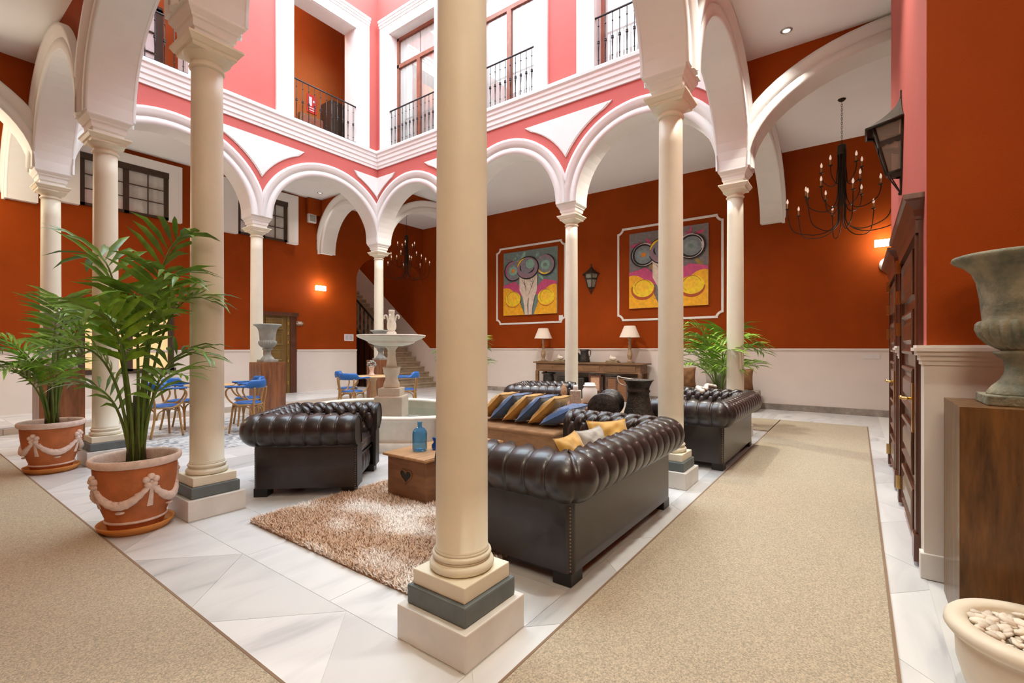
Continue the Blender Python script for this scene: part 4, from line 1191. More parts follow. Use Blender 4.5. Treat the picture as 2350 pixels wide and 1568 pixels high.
MB().tube(hr, 0.007, 6, closed=True).build('hole_rim', 'trunk_wood', trunk)
# blue glass on the trunk
bt = thing('glass_bottle', 'large blue glass bottle on the wooden trunk', 'bottle', (1.30, 1.70, 0.413))
MB().lathe([(0.0001, 0.006), (0.056, 0.004), (0.066, 0.012), (0.067, 0.15), (0.064, 0.175), (0.050, 0.198), (0.026, 0.214), (0.020, 0.222), (0.0195, 0.248), (0.024, 0.262), (0.020, 0.263), (0.0165, 0.248), (0.0165, 0.224), (0.045, 0.196), (0.060, 0.172), (0.0625, 0.15), (0.0625, 0.02), (0.05, 0.012), (0.0001, 0.014)], 40).build('glass', 'blue_glass', bt)
vs = thing('glass_vase', 'small cobalt blue glass vase beside the blue bottle', 'vase', (1.42, 1.62, 0.413))
MB().lathe([(0.0001, 0.002), (0.024, 0.002), (0.036, 0.02), (0.034, 0.045), (0.018, 0.065), (0.020, 0.08), (0.032, 0.11), (0.029, 0.11), (0.016, 0.08), (0.014, 0.066), (0.030, 0.044), (0.031, 0.02), (0.0001, 0.008)], 28).build('glass', 'cobalt_glass', vs)

# old chest with jars behind the bench and low table with bronze jugs
ch = thing('old_chest', 'dark old chest with worn edges behind the cushions', 'chest', (4.42, 1.78, 0.0), 0.15)
MB().rbox(-0.42, 0.42, -0.30, 0.30, 0.0, 0.50, 0.01, 1, smooth=False).build('body', 'old_wood', ch); MB().rbox(-0.45, 0.45, -0.33, 0.33, 0.50, 0.54, 0.012, 2).build('top', 'trunk_wood', ch)
lt = thing('side_table', 'low dark table between the sofas carrying the bronze jugs', 'table', (3.22, 0.62, 0.0), 0.0)
MB().rbox(-0.46, 0.46, -0.36, 0.36, 0.44, 0.50, 0.008, 1).build('top', 'old_wood', lt)
for sx in (-1, 1):
    for sy in (-1, 1): MB().rbox(sx*0.40-0.03, sx*0.40+0.03, sy*0.30-0.03, sy*0.30+0.03, 0, 0.44, 0.004, 1).build('leg', 'old_wood', lt)
jugp = [(0.0001, 0.0), (0.150, 0.0), (0.158, 0.012), (0.150, 0.05), (0.118, 0.16), (0.100, 0.25), (0.096, 0.285), (0.106, 0.292), (0.108, 0.306), (0.098, 0.314), (0.102, 0.34), (0.124, 0.385), (0.142, 0.40), (0.138, 0.403), (0.118, 0.385), (0.094, 0.34), (0.088, 0.28), (0.105, 0.16), (0.14, 0.04), (0.0001, 0.02)]
jg = thing('bronze_jug', 'upright dark hammered bronze jug with flared mouth', 'jug', (3.42, 0.46, 0.50))
MB().lathe([(r*1.18, z*1.22) for r, z in jugp], 44).build('body', 'old_bronze_rough', jg)
hd = [(-0.10, 0.10, 0.42), (-0.16, 0.16, 0.46), (-0.175, 0.17, 0.53), (-0.13, 0.13, 0.515), (-0.04, 0.05, 0.497)]
MB().tube(spline(hd, 5), 0.006, 7).build('wire_handle', 'shell', jg)
jf = thing('bronze_jug', 'dark bronze jug lying on its side with its round base in view', 'jug', (3.06, 0.72, 0.50+0.178), 0)
jm = MB().lathe([(r*1.12, z*1.12) for r, z in jugp], 44)
jm.tf(Matrix.Rotation(math.radians(14), 4, 'Z') @ Matrix.Rotation(math.radians(86), 4, 'Y')); jm.build('body', 'old_bronze', jf)
jb = thing('ceramic_jar', 'white ceramic jar with lid on the old chest', 'jar', (4.52, 1.62, 0.54))
MB().lathe([(0.0001, 0), (0.085, 0), (0.105, 0.03), (0.108, 0.20), (0.085, 0.235), (0.08, 0.25)], 30).build('body', 'white_ceramic', jb)
MB().lathe([(0.092, 0.25), (0.095, 0.262), (0.088, 0.268), (0.075, 0.272), (0.073, 0.30), (0.0001, 0.305)], 30).build('lid', 'white_ceramic', jb)
b2 = thing('mosaic_bottle', 'square mosaic glass bottle beside the white jar', 'bottle', (4.24, 1.70, 0.54), 0.4)
MB().rbox(-0.075, 0.075, -0.075, 0.075, 0, 0.21, 0.012, 2).build('body', 'mosaic_glass', b2); MB().lathe([(0.034, 0.21), (0.034, 0.285), (0.028, 0.285), (0.028, 0.21)], 16).build('neck', 'white_ceramic', b2)
b3 = thing('amber_bottle', 'slim amber bottle at the left of the mosaic bottle', 'bottle', (4.12, 1.82, 0.54))
MB().lathe([(0.0001, 0), (0.045, 0.0), (0.048, 0.09), (0.030, 0.14), (0.046, 0.18), (0.044, 0.23), (0.026, 0.27), (0.024, 0.29), (0.0001, 0.305)], 20).build('body', 'amber_glass', b3)
dw = tag(MB().tube(spline([(5.2, 0.05, 0.80), (5.0, 0.12, 0.83), (4.85, 0.1, 0.79), (4.7, 0.16, 0.82), (4.55, 0.05, 0.78)], 6), [0.02+0.015*abs(math.sin(i*1.7)) for i in range(25)], 7).build('driftwood', 'shell'), 'pale driftwood lying on the back of the farther sofa', 'driftwood')
dw.location.z = 0.01

# ================================================================== TERRACOTTA POTS WITH PALMS
def frond(mb, base, az, H, reach, droop, nl, ll, lw, rs, up0=0.9, t0=0.42):
    """one feather palm leaf: arching stalk with leaflets on both sides"""
    dx, dy = math.cos(az), math.sin(az)
    p0 = Vector(base); p1 = p0+Vector((dx*reach*0.08, dy*reach*0.08, H*0.55)); p2 = p0+Vector((dx*reach*0.35, dy*reach*0.35, H*1.05)); p3 = p0+Vector((dx*reach, dy*reach, H*(1-droop)))
    pts = bez(p0, p1, p2, p3, 22)
    mb.tube(pts, [0.011*(1-0.85*i/22)+0.0015 for i in range(23)], 6, 1)
    for k in range(nl):
        t = t0+(1-t0)*(k+0.5)/nl; i = min(21, int(t*22)); fr_ = t*22-i
        p = pts[i].lerp(pts[i+1], fr_); tg = (pts[i+1]-pts[i]).normalized()
        side = tg.cross(Vector((0, 0, 1))); side = side.normalized() if side.length > 1e-4 else Vector((-dy, dx, 0))
        nu = side.cross(tg).normalized()
        env = math.sin(PI*min(1, 0.12+0.80*(t-t0)/(1-t0)))**0.6
        for sg in (-1, 1):
            L = ll*env*rs.uniform(0.85, 1.1); fwd = 0.55+0.55*(t-t0)/(1-t0)
            d = (side*sg*(1.0-0.25*(t-t0))+tg*fwd+nu*rs.uniform(0.10, 0.40)).normalized()
            d2 = (d+Vector((0, 0, -0.55*rs.uniform(0.6, 1.5)))).normalized()
            q0 = p; q1 = p+d*L*0.35; q2 = q1+(d*0.6+d2*0.4)*L*0.35; q3 = q2+d2*L*0.33
            wv = d.cross(nu).normalized(); w = lw*rs.uniform(0.8, 1.15)
            fold = nu*w*0.35
            vs = [q0, q1-wv*w+fold, q1, q1+wv*w+fold, q2-wv*w*0.8+fold, q2, q2+wv*w*0.8+fold, q3]
            mb.add(vs, [(0, 1, 2), (0, 2, 3), (1, 4, 5, 2), (2, 5, 6, 3), (4, 7, 5), (5, 7, 6)], 0, True)
def palm(t, z0, specs, seed, lm=('leaf', 'stalk'), base_r=0.05):
    rs = random.Random(seed)
    for k, (az, H, reach, droop, nl, ll, lw) in enumerate(specs):
        mb = MB(); b = (base_r*math.cos(az+0.5)*0.7, base_r*math.sin(az+0.5)*0.7, z0)
        frond(mb, b, az, H, reach, droop, nl, ll, lw, rs)
        mb.build('frond', list(lm), t, fix=False)
    st = MB()
    for k in range(7):
        a = k*0.9; st.tube([(base_r*math.cos(a), base_r*math.sin(a), z0-0.04), (base_r*0.8*math.cos(a), base_r*0.8*math.sin(a), z0+0.22), (base_r*0.5*math.cos(a), base_r*0.5*math.sin(a), z0+0.42+0.05*(k % 3))], [0.017, 0.013, 0.007], 6)
    st.build('stem_cluster', 'stalk_dark', t)
POTP = [(0.0001, 0.030), (0.165, 0.030), (0.170, 0.045), (0.180, 0.075), (0.186, 0.082), (0.186, 0.094), (0.181, 0.10), (0.205, 0.17), (0.232, 0.27), (0.248, 0.38), (0.254, 0.47), (0.254, 0.49)]
RIMP = [(0.250, 0.485), (0.262, 0.490), (0.276, 0.500), (0.283, 0.520), (0.280, 0.540), (0.268, 0.549), (0.256, 0.545), (0.248, 0.53), (0.240, 0.50), (0.232, 0.40)]
def pot_r(z):
    for i in range(len(POTP)-1):
        (r0, z0), (r1, z1) = POTP[i], POTP[i+1]
        if z0 <= z <= z1 and z1 > z0: return r0+(r1-r0)*(z-z0)/(z1-z0)
    return 0.25
def garland_pot(label, loc, rz, scale=1.0):
    t = thing('terracotta_pot', label, 'planter', loc, rz, 'terracotta pots with white garlands', None if scale == 1 else scale)
    MB().lathe(POTP+[(0.246, 0.49), (0.240, 0.45)], 56, cap=False).build('body', 'terracotta', t); MB().lathe(RIMP, 56, cap=False).build('rim', 'pot_relief', t)
    MB().lathe([(0.186, 0.080), (0.190, 0.084), (0.190, 0.092), (0.184, 0.098)], 48, cap=False).build('foot_band', 'pot_relief', t)
    MB().lathe([(0.0001, 0.475), (0.12, 0.48), (0.236, 0.465)], 40, cap=False).build('soil', 'soil', t)
    MB().lathe([(0.0001, 0.012), (0.0001, 0.0), (0.195, 0.0), (0.226, 0.036), (0.236, 0.060), (0.230, 0.062), (0.218, 0.046), (0.195, 0.016), (0.0001, 0.014)], 48).build('saucer', 'terracotta_orange', t)
    def P(a, z, o=0.004): r = pot_r(z)+o; return Vector((r*math.cos(a), r*math.sin(a), z))
    for k in range(4):
        a0 = k*PI/2; a1 = a0+PI/2
        sw = []; rad = []
        for i in range(25):
            u = i/24; a = a0+(a1-a0)*u; z = 0.365-0.135*math.sin(PI*u)**0.9; sw.append(P(a, z)); rad.append(0.013+0.020*math.sin(PI*u)+0.0025*math.sin(i*2.6))
        m = MB().tube(sw, rad, 9)
        am = (a0+a1)/2
        for s_ in (-1, 1): m.ball(P(am+s_*0.09, 0.252), (0.026, 0.026, 0.013), 8, 5)
        m.ball(P(am, 0.225), (0.034, 0.034, 0.026), 9, 6); m.ball(P(am, 0.178), (0.030, 0.030, 0.012), 9, 6)
        for i in range(3, 22, 2): m.ball(P(a0+(a1-a0)*i/24, 0.365-0.135*math.sin(PI*i/24)**0.9+0.012*((i % 4)-1)), (0.014, 0.014, 0.010), 6, 4)
        m.build('garland', 'pot_relief', t)
        fl = MB()
        for j in range(5): b = 2*PI*j/5+PI/2; fl.ball(P(a0+0.12*math.cos(b), 0.39+0.032*math.sin(b), 0.006), (0.026, 0.026, 0.024), 8, 6)
        fl.ball(P(a0, 0.385, 0.014), 0.012, 8, 6)
        fl.build('flower', 'pot_relief', t)
        rb = MB()
        for s_ in (0.0,):
            rows = []
            for i in range(9):
                z = 0.355-0.155*i/8; wd_ = 0.035+0.055*i/8; rows.append([P(a0+0.03-wd_, z, 0.003), P(a0+0.03-wd_*0.5, z, 0.012), P(a0+0.03, z, 0.006), P(a0+0.03+wd_*0.5, z, 0.012), P(a0+0.03+wd_, z, 0.003)])
            rb.grid(rows)
        rb.build('ribbon', 'pot_relief', t)
    return t
rs_ = random.Random(5)
def specs(n, H, reach, seed, ll=0.40, lw=0.020, extra=()):
    r = random.Random(seed); out = []
    for k in range(n):
        az = 2*PI*k/n*1.618*2+r.uniform(-0.3, 0.3); lo = k % 3
        h = H*(1.0, 0.72, 0.5)[lo]*r.uniform(0.9, 1.08); rc = reach*(0.75, 1.0, 0.85)[lo]*r.uniform(0.85, 1.15)
        out.append((az, h, rc, r.uniform(0.05, 0.30)*(1 if lo < 2 else 0.6), 13, ll*r.uniform(0.85, 1.15), lw))
    return out+list(extra)
pot_g = garland_pot('larger terracotta pot with white garlands nearest the camera', (-0.475, 2.86, 0), -1.5)
p1 = thing('potted_palm', 'tall green palm growing in the nearer garland pot', 'palm', (-0.475, 2.86, 0), 0, 'kentia palms in pots')
R_ = math.radians
palm(p1, 0.47, [(R_(-54), 1.68, 0.34, -0.02, 11, 0.42, 0.024), (R_(-80), 1.52, 0.50, 0.10, 12, 0.40, 0.020), (R_(-30), 1.38, 0.46, 0.10, 11, 0.42, 0.022), (R_(126), 1.62, 0.30, 0.04, 10, 0.44, 0.026),
    (R_(108), 1.22, 0.46, 0.10, 12, 0.40, 0.024), (R_(-50), 0.95, 0.48, 0.16, 11, 0.36, 0.018), (R_(-66), 0.74, 0.42, 0.10, 9, 0.32, 0.016), (R_(140), 0.62, 0.34, 0.02, 8, 0.34, 0.018),
    (R_(205), 1.18, 0.30, 0.06, 10, 0.40, 0.028), (R_(250), 1.34, 0.32, 0.08, 10, 0.38, 0.024), (R_(30), 1.42, 0.34, 0.08, 10, 0.40, 0.022), (R_(165), 0.98, 0.40, 0.14, 11, 0.36, 0.020)], 3)
garland_pot('terracotta pot with white garlands at the left edge', (-0.475, 5.63, 0), -0.75)
p2 = thing('potted_palm', 'smaller green palm in the pot at the left edge', 'palm', (-0.475, 5.63, 0), 0.9, 'kentia palms in pots')
palm(p2, 0.47, specs(11, 1.44, 0.60, 23, 0.42, 0.019), 8)
garland_pot('terracotta pot hidden behind the farther sofa', (6.75, 0.35, 0), 0.3)
p3 = thing('potted_palm', 'bright green palm showing on both sides of the corner column', 'palm', (6.75, 0.35, 0), 2.2, 'kentia palms in pots')
palm(p3, 0.47, specs(13, 1.35, 0.72, 31, 0.5, 0.022), 9, ('leaf_light', 'stalk'))
garland_pot('terracotta pot hidden behind the big near column', (6.75, 5.95, 0), 0.3)
p4 = thing('potted_palm', 'palm with only leaf tips showing right of the big near column', 'palm', (6.75, 5.95, 0), 0.4, 'kentia palms in pots')
palm(p4, 0.47, specs(10, 1.15, 0.66, 41, 0.45, 0.02), 10)

# ================================================================== PEDESTALS AND URNS
def pedestal(label, loc, m, s=0.25, h=1.075):
    t = thing('pedestal', label, 'pedestal', loc, 0, 'square wooden pedestals')
    b = MB()
    b.rbox(-s, s, -s, s, 0, h, 0.002, 1, smooth=False)
    b.build('box', m, t)
    return t
URN = [(0.0001, 0.045), (0.12, 0.045), (0.118, 0.058), (0.100, 0.088), (0.074, 0.118), (0.060, 0.150), (0.056, 0.185), (0.062, 0.215), (0.092, 0.242), (0.098, 0.250), (0.094, 0.258), (0.070, 0.262),
       (0.086, 0.272), (0.120, 0.296), (0.146, 0.330), (0.158, 0.366), (0.156, 0.392), (0.146, 0.405), (0.136, 0.410), (0.138, 0.430), (0.146, 0.52), (0.158, 0.600), (0.176, 0.648), (0.205, 0.680), (0.240, 0.700), (0.250, 0.712), (0.246, 0.726), (0.232, 0.730), (0.195, 0.712), (0.165, 0.690), (0.145, 0.60), (0.13, 0.45), (0.0001, 0.42)]
def urn(label, loc, m, rz=0.0):
    t = thing('stone_urn', label, 'urn', loc, rz, 'classical stone urns on pedestals')
    def mod(a, k, r, z):
        if 12 <= k <= 17: return r*(1+0.12*abs(math.cos(11*a))-0.08)
        if k in (1, 2, 3): return r*(1+0.03*abs(math.cos(4*a)))
        if k == 24 or k == 25: return r*(1+0.006*math.sin(36*a))
        return r
    MB().lathe(URN, 120, mod=mod).build('body', m, t)
    MB().rbox(-0.140, 0.140, -0.140, 0.140, 0.0, 0.048, 0.006, 2, smooth=False).build('base_plate', m, t)
    return t
pedestal('tall dark wooden pedestal at the right edge under the green urn', (1.612, -2.15, 0), 'pedestal_dark')
urn('large weathered green urn at the right edge', (1.612, -2.15, 1.075), 'urn_stone', 0.0)
pedestal('wooden pedestal beside the olive door carrying an urn', (2.88, 7.66, 0), 'pedestal_wood', 0.235)
urn('grey urn on the pedestal beside the olive door', (2.88, 7.66, 1.075), 'urn_pale', 0.0)
pedestal('wooden pedestal at the far left behind the smaller palm', (-0.17, 7.06, 0), 'pedestal_wood', 0.22)
urn('grey urn behind the smaller palm at the far left', (-0.17, 7.06, 1.075), 'urn_pale', 0.3)
pedestal('wooden pedestal behind the fountain near the stair', (5.74, 7.9, 0), 'pedestal_wood', 0.235, 1.05)
urn('grey urn behind the fountain near the stair', (5.74, 7.9, 1.05), 'urn_pale', 0.0)

# ================================================================== FOUNTAIN
ft = thing('fountain', 'cream stone fountain with a raised bowl and round pool', 'fountain', (3.10, 4.28, 0))
ax_, ay_ = 1.02, 1.40
def oval(rows, m, name):
    R = []
    for i in range(72):
        a = 2*PI*i/72; R.append([((ax_+o)*math.cos(a), (ay_+o)*math.sin(a), z) for o, z in rows])
    MB().grid(R, 0, True, True).build(name, m, ft)
oval([(-0.02, 0.0), (0.10, 0.0), (0.10, 0.10), (0.085, 0.118), (0.03, 0.122)], 'fountain_stone', 'pool_step')
oval([(0.03, 0.10), (0.035, 0.38), (0.05, 0.395), (0.075, 0.405), (0.085, 0.425), (0.075, 0.445), (0.045, 0.452), (-0.04, 0.452), (-0.07, 0.44), (-0.075, 0.41), (-0.06, 0.395), (-0.055, 0.10)], 'fountain_stone', 'pool_wall')
wm = MB(); wm.add([((ax_-0.05)*math.cos(2*PI*i/64), (ay_-0.05)*math.sin(2*PI*i/64), 0.30) for i in range(64)], [tuple(range(64))]); wm.build('water', 'water', ft)
MB().rbox(-0.215, 0.215, -0.215, 0.215, 0.0, 0.615, 0.02, 2, smooth=False).tf(Matrix.Rotation(0.63, 4, 'Z')).build('pedestal_block', 'fountain_stone', ft)
MB().rbox(-0.165, 0.165, -0.165, 0.165, 0.615, 0.735, 0.008, 2, smooth=False).tf(Matrix.Rotation(0.63, 4, 'Z')).build('plinth', 'fountain_stone', ft)
MB().lathe([(0.115, 0.735), (0.125, 0.76), (0.120, 0.80), (0.100, 0.85), (0.092, 0.88), (0.096, 0.895), (0.092, 0.905), (0.105, 0.925), (0.122, 0.97), (0.126, 1.01), (0.135, 1.04), (0.118, 1.045), (0.100, 1.04)], 40).build('baluster', 'fountain_stone', ft)
def lf(a, k, r, z): return r*(1+0.10*abs(math.cos(4*a)))if k >= 3 else r
MB().lathe([(0.085, 1.00), (0.108, 1.02), (0.118, 1.035), (0.128, 1.052), (0.105, 1.05)], 48, mod=lf, cap=False).build('acanthus_collar', 'fountain_stone', ft)
MB().lathe([(0.088, 1.03), (0.075, 1.12), (0.062, 1.20), (0.057, 1.25), (0.064, 1.262), (0.064, 1.275), (0.058, 1.285), (0.060, 1.31), (0.080, 1.345), (0.095, 1.36), (0.095, 1.375)], 40).build('stem', 'fountain_stone', ft)
MB().lathe([(0.02, 1.372), (0.16, 1.372), (0.25, 1.390), (0.335, 1.420), (0.352, 1.430), (0.350, 1.442), (0.40, 1.465), (0.47, 1.495), (0.505, 1.512), (0.520, 1.530), (0.515, 1.545), (0.49, 1.548), (0.44, 1.530), (0.20, 1.46), (0.0001, 1.45)], 64).build('bowl', 'fountain_stone', ft)
MB().lathe([(0.07, 1.45), (0.075, 1.565), (0.075, 1.585), (0.052, 1.605), (0.050, 1.615), (0.066, 1.64), (0.072, 1.68), (0.068, 1.72), (0.055, 1.77), (0.047, 1.81), (0.043, 1.87), (0.045, 1.90), (0.048, 1.93), (0.040, 1.932), (0.035, 1.90), (0.0001, 1.89)], 40, mod=lambda a, k, r, z: r*(1+0.06*math.cos(4*a)) if z > 1.9 else r).build('tulip_finial', 'fountain_stone', ft)
for k in range(4):
    a = k*PI/2+0.63+PI/2
    MB().tube(spline([(0.055*math.cos(a), 0.055*math.sin(a), 1.76), (0.075*math.cos(a), 0.075*math.sin(a), 1.84), (0.105*math.cos(a), 0.105*math.sin(a), 1.845), (0.115*math.cos(a), 0.115*math.sin(a), 1.815), (0.10*math.cos(a), 0.10*math.sin(a), 1.80)], 4), [0.013]*17, 7).build('leaf_scroll', 'fountain_stone', ft)

# ================================================================== BENTWOOD CHAIRS AND ROUND TABLES
def make_chair(label, loc, rz):
    """faces +x, seat centre at the origin"""
    t = thing('bentwood_armchair', label, 'chair', loc, rz, 'blue bentwood armchairs')
    MB().lathe([(0.19, 0.435), (0.215, 0.437), (0.22, 0.447), (0.215, 0.457), (0.19, 0.458)], 32, cap=False).build('seat_ring', 'bentwood', t)
    MB().lathe([(0.0001, 0.435), (0.195, 0.44), (0.205, 0.458), (0.195, 0.476), (0.15, 0.488), (0.0001, 0.493)], 32).build('seat_pad', 'blue_leather', t)
    for sx, sy in ((1, -1), (1, 1)):
        MB().tube(spline([(0.15*sx, 0.15*sy, 0.44), (0.165*sx, 0.165*sy, 0.24), (0.19*sx, 0.19*sy, 0.0)], 6), [0.016]*7+[0.0155]*5+[0.014], 9).build('leg', 'bentwood', t)
    for sy in (-1, 1):     # rear leg runs on upwards to the back rail
        MB().tube(spline([(-0.235, 0.15*sy, 0.0), (-0.185, 0.145*sy, 0.24), (-0.175, 0.15*sy, 0.45), (-0.20, 0.165*sy, 0.60), (-0.205, 0.175*sy, 0.72)], 5), 0.0155, 9).build('leg', 'bentwood', t)
        MB().tube(spline([(0.12, 0.225*sy, 0.72), (0.19, 0.232*sy, 0.70), (0.215, 0.232*sy, 0.62), (0.15, 0.225*sy, 0.51), (0.04, 0.215*sy, 0.45), (-0.06, 0.20*sy, 0.445)], 6), 0.0135, 9).build('arm_loop', 'bentwood', t)
    for a in range(4):     # arched braces between the legs
        c, s = math.cos(a*PI/2), math.sin(a*PI/2)
        def rt(p): return (p[0]*c-p[1]*s, p[0]*s+p[1]*c, p[2])
        MB().tube([rt(p) for p in spline([(0.165, -0.158, 0.27), (0.168, -0.125, 0.385), (0.168, 0.0, 0.425), (0.168, 0.125, 0.385), (0.165, 0.158, 0.27)], 5)], 0.0105, 8).build('brace', 'bentwood', t)
    # padded back rail that wraps round into flat arm pads
    rows = []; prof = [(0.0, -0.05), (0.022, -0.045), (0.032, 0.0), (0.028, 0.06), (0.012, 0.085), (-0.012, 0.085), (-0.028, 0.06), (-0.030, 0.0), (-0.020, -0.045), (0.0, -0.05)]
    N = 40
    for i in range(N+1):
        u = -1+2*i/N; a = PI+u*1.95
        rx, ry = 0.235, 0.235
        x, y = rx*math.cos(a), ry*math.sin(a)
        if abs(u) > 0.72: 
            e = (abs(u)-0.72)/0.28; x += 0.12*e; y = math.copysign(0.232, y)
        k = max(0.0, min(1.0, (0.62-abs(u))/0.18)); k = k*k*(3-2*k)      # 1 = tall back, 0 = flat arm
        nx, ny = math.cos(a), math.sin(a); row = []
        if abs(u) > 0.72: nx, ny = 0.0, math.copysign(1, y)
        for o, z in prof:
            zz = z*k+(z*0.22)*(1-k); row.append((x+nx*o*(1+0.35*(1-k)), y+ny*o*(1+0.35*(1-k)), 0.735+zz+0.02*k))
        rows.append(row)
    rail = MB().grid(rows); rail.add(rows[0], [tuple(range(len(prof)-1))]); rail.add(rows[-1], [tuple(range(len(prof)-1))])
    rl = rail.build('back_rail', 'blue_leather', t)
    nm = MB()
    for i in range(0, N+1):
        p = Vector(rows[i][1]); q = Vector(rows[i][8]); nm.ball(p+Vector((0, 0, -0.002)), 0.006, 5, 4)
    nm.build('nail_row', 'nail', rl)
    return t
c0 = make_chair('blue bentwood armchair seen through the nearer palm', (0.98, 7.02, 0), 0.15)
for lb, loc, rz in (('blue bentwood armchair mostly hidden by the column behind the palm', (1.42, 7.62, 0), -0.9),
                    ('blue bentwood armchair just left of the leather armchair and right of the palm column', (1.95, 6.42, 0), 2.2),
                    ('blue bentwood armchair in front of the pedestal by the olive door', (2.30, 7.18, 0), 2.9),
                    ('blue bentwood armchair at the left of the vase table, in front', (4.16, 6.78, 0), 0.35),
                    ('blue bentwood armchair at the left of the vase table, behind', (4.55, 7.52, 0), -0.6),
                    ('blue bentwood armchair right of the fountain stem', (5.10, 6.22, 0), 2.3)):
    dup(c0, lb, loc, rz)
def round_table(label, loc, R=0.42):
    t = thing('round_table', label, 'table', loc, 0, 'round cafe tables')
    MB().lathe([(0.0001, 0.715), (R-0.05, 0.715), (R-0.01, 0.722), (R, 0.735), (R-0.01, 0.748), (0.0001, 0.75)], 48).build('table_top', 'table_wood', t)
    MB().lathe([(0.075, 0.0), (0.075, 0.30), (0.065, 0.36), (0.05, 0.50), (0.055, 0.62), (0.09, 0.70), (0.10, 0.716)], 28).build('leg', 'table_wood', t)
    MB().lathe([(0.0001, 0.03), (0.22, 0.03), (0.24, 0.02), (0.24, 0.0)], 32).build('base', 'table_wood', t)
    return t
round_table('round wooden table between the blue chairs at the left', (1.64, 7.05, 0), 0.36)
round_table('round wooden table with a flower vase behind the fountain', (4.78, 6.92, 0), 0.42)
fv = thing('flower_vase', 'clay vase full of pale flowers on the round table', 'vase', (4.74, 6.93, 0.75))
MB().lathe([(0.0001, 0), (0.066, 0), (0.064, 0.02), (0.045, 0.05), (0.042, 0.10), (0.052, 0.15), (0.062, 0.19), (0.05, 0.2)], 24).build('vase', 'pot_relief', fv)
fm = MB()
for k in range(38):
    a = rs_.uniform(0, 2*PI); ph = math.acos(rs_.uniform(-0.35, 1)); r = 0.085
    fm.ball((r*math.sin(ph)*math.cos(a), r*math.sin(ph)*math.sin(a), 0.235+r*0.9*math.cos(ph)), 0.020, 6, 5)
fm.build('flower_heads', 'urn_pale', fv)

# ================================================================== CONSOLE TABLE WITH ITS THINGS
ct = thing('console_table', 'long brown wooden console table below the paintings', 'table', (9.70, 4.28, 0))
MB().rbox(-0.28, 0.26, -1.62, 1.60, 0.925, 0.962, 0.008, 2, smooth=False).build('table_top', 'console_wood', ct)
MB().box(-0.235, 0.235, -1.52, 1.52, 0.70, 0.925).build('apron', 'console_wood', ct)
for i in range(3):
    y0 = -1.42+i*0.97
    dw_ = MB().rbox(-0.250, -0.235, y0+0.02, y0+0.88, 0.735, 0.895, 0.004, 1, smooth=False).build('drawer', 'console_wood', ct)
    cu = MB().lathe([(0.0001, 0.026), (0.022, 0.02), (0.034, 0.0)], 14, a0=0, a1=PI).tf(Matrix.Translation((-0.25, y0+0.45, 0.805)) @ Matrix.Rotation(-PI/2, 4, 'Y') @ Matrix.Rotation(0, 4, 'Z'))
    cu.build('cup_pull', 'brass', dw_)
for sx in (-0.20, 0.20):
    for y in (-1.50, 1.50): MB().rbox(sx-0.04, sx+0.04, y-0.045, y+0.045, 0, 0.71, 0.005, 1, smooth=False).build('leg', 'console_wood', ct)
def table_lamp(label, y):
    t = thing('table_lamp', label, 'lamp', (9.68, y, 0.962), 0, 'turned wooden table lamps')
    MB().rbox(-0.10, 0.10, -0.10, 0.10, 0, 0.022, 0.004, 1).build('base', 'lamp_wood', t)
    MB().lathe([(0.075, 0.022), (0.07, 0.05), (0.045, 0.07), (0.035, 0.09), (0.058, 0.14), (0.068, 0.20), (0.058, 0.27), (0.036, 0.32), (0.034, 0.36), (0.048, 0.375), (0.034, 0.39), (0.030, 0.50), (0.046, 0.53), (0.030, 0.55), (0.040, 0.60), (0.05, 0.63), (0.02, 0.65)], 24).build('turned_stem', 'lamp_wood', t)
    MB().lathe([(0.255, 0.65), (0.135, 0.94), (0.13, 0.94), (0.25, 0.65)], 32, cap=False).build('lamp_shade', 'shade', t)
    return t
table_lamp('table lamp with cream shade at the left end of the console', 5.70)
table_lamp('table lamp with cream shade at the right end of the console', 3.12)
def shell_books(lb1, lb2, y, n, wx):
    z = 0.962
    for k in range(n):
        s = 1-0.12*k
        o = MB().rbox(-0.10*s, 0.10*s, -wx*s, wx*s, 0, 0.028, 0.003, 1).build('book', 'book'); o.location = (9.62, y+0.01*k, z); o.rotation_euler.z = 0.05*k
        tag(o, ('bottom book of the pair under the ' if k == 0 else 'upper book of the pair under the ')+lb2, 'book', 'books under the shells'); z += 0.029
    s_ = MB().ball((0, 0, 0.05), (0.06, 0.10, 0.055), 12, 8); s_.lathe([(0.04, 0.0), (0.055, 0.05), (0.02, 0.10), (0.0001, 0.13)], 9, (0, 0.05, 0.02)); 
    o = s_.build('sea_shell', 'shell'); o.location = (9.62, y, z); tag(o, lb1, 'shell', 'sea shells on the console')
shell_books('white sea shell at the left of the thin column on the console', 'left shell', 5.10, 2, 0.19)
shell_books('white sea shell near the right lamp on the console', 'right shell', 3.55, 2, 0.17)
k1 = thing('black_jug', 'black jug standing upright in the middle of the console', 'jug', (9.66, 4.38, 0.962))
MB().lathe([(0.0001, 0), (0.15, 0), (0.152, 0.03), (0.125, 0.14), (0.105, 0.25), (0.108, 0.29), (0.125, 0.345), (0.12, 0.345), (0.10, 0.29), (0.0001, 0.2)], 30).build('body', 'old_bronze', k1)
MB().tube(spline([(0.0, -0.11, 0.33), (0.0, -0.18, 0.30), (0.0, -0.165, 0.18), (0.0, -0.12, 0.12)], 5), 0.012, 7).build('handle', 'old_bronze', k1)
k2 = thing('black_jug', 'black jug lying behind the thin column on the console', 'jug', (9.66, 4.72, 0.962+0.135))
MB().lathe([(0.0001, -0.2), (0.10, -0.2), (0.13, -0.17), (0.12, -0.05), (0.09, 0.06), (0.095, 0.10), (0.12, 0.15), (0.0001, 0.1)], 28).tf(Matrix.Rotation(PI/2, 4, 'X')).build('body', 'old_bronze', k2)
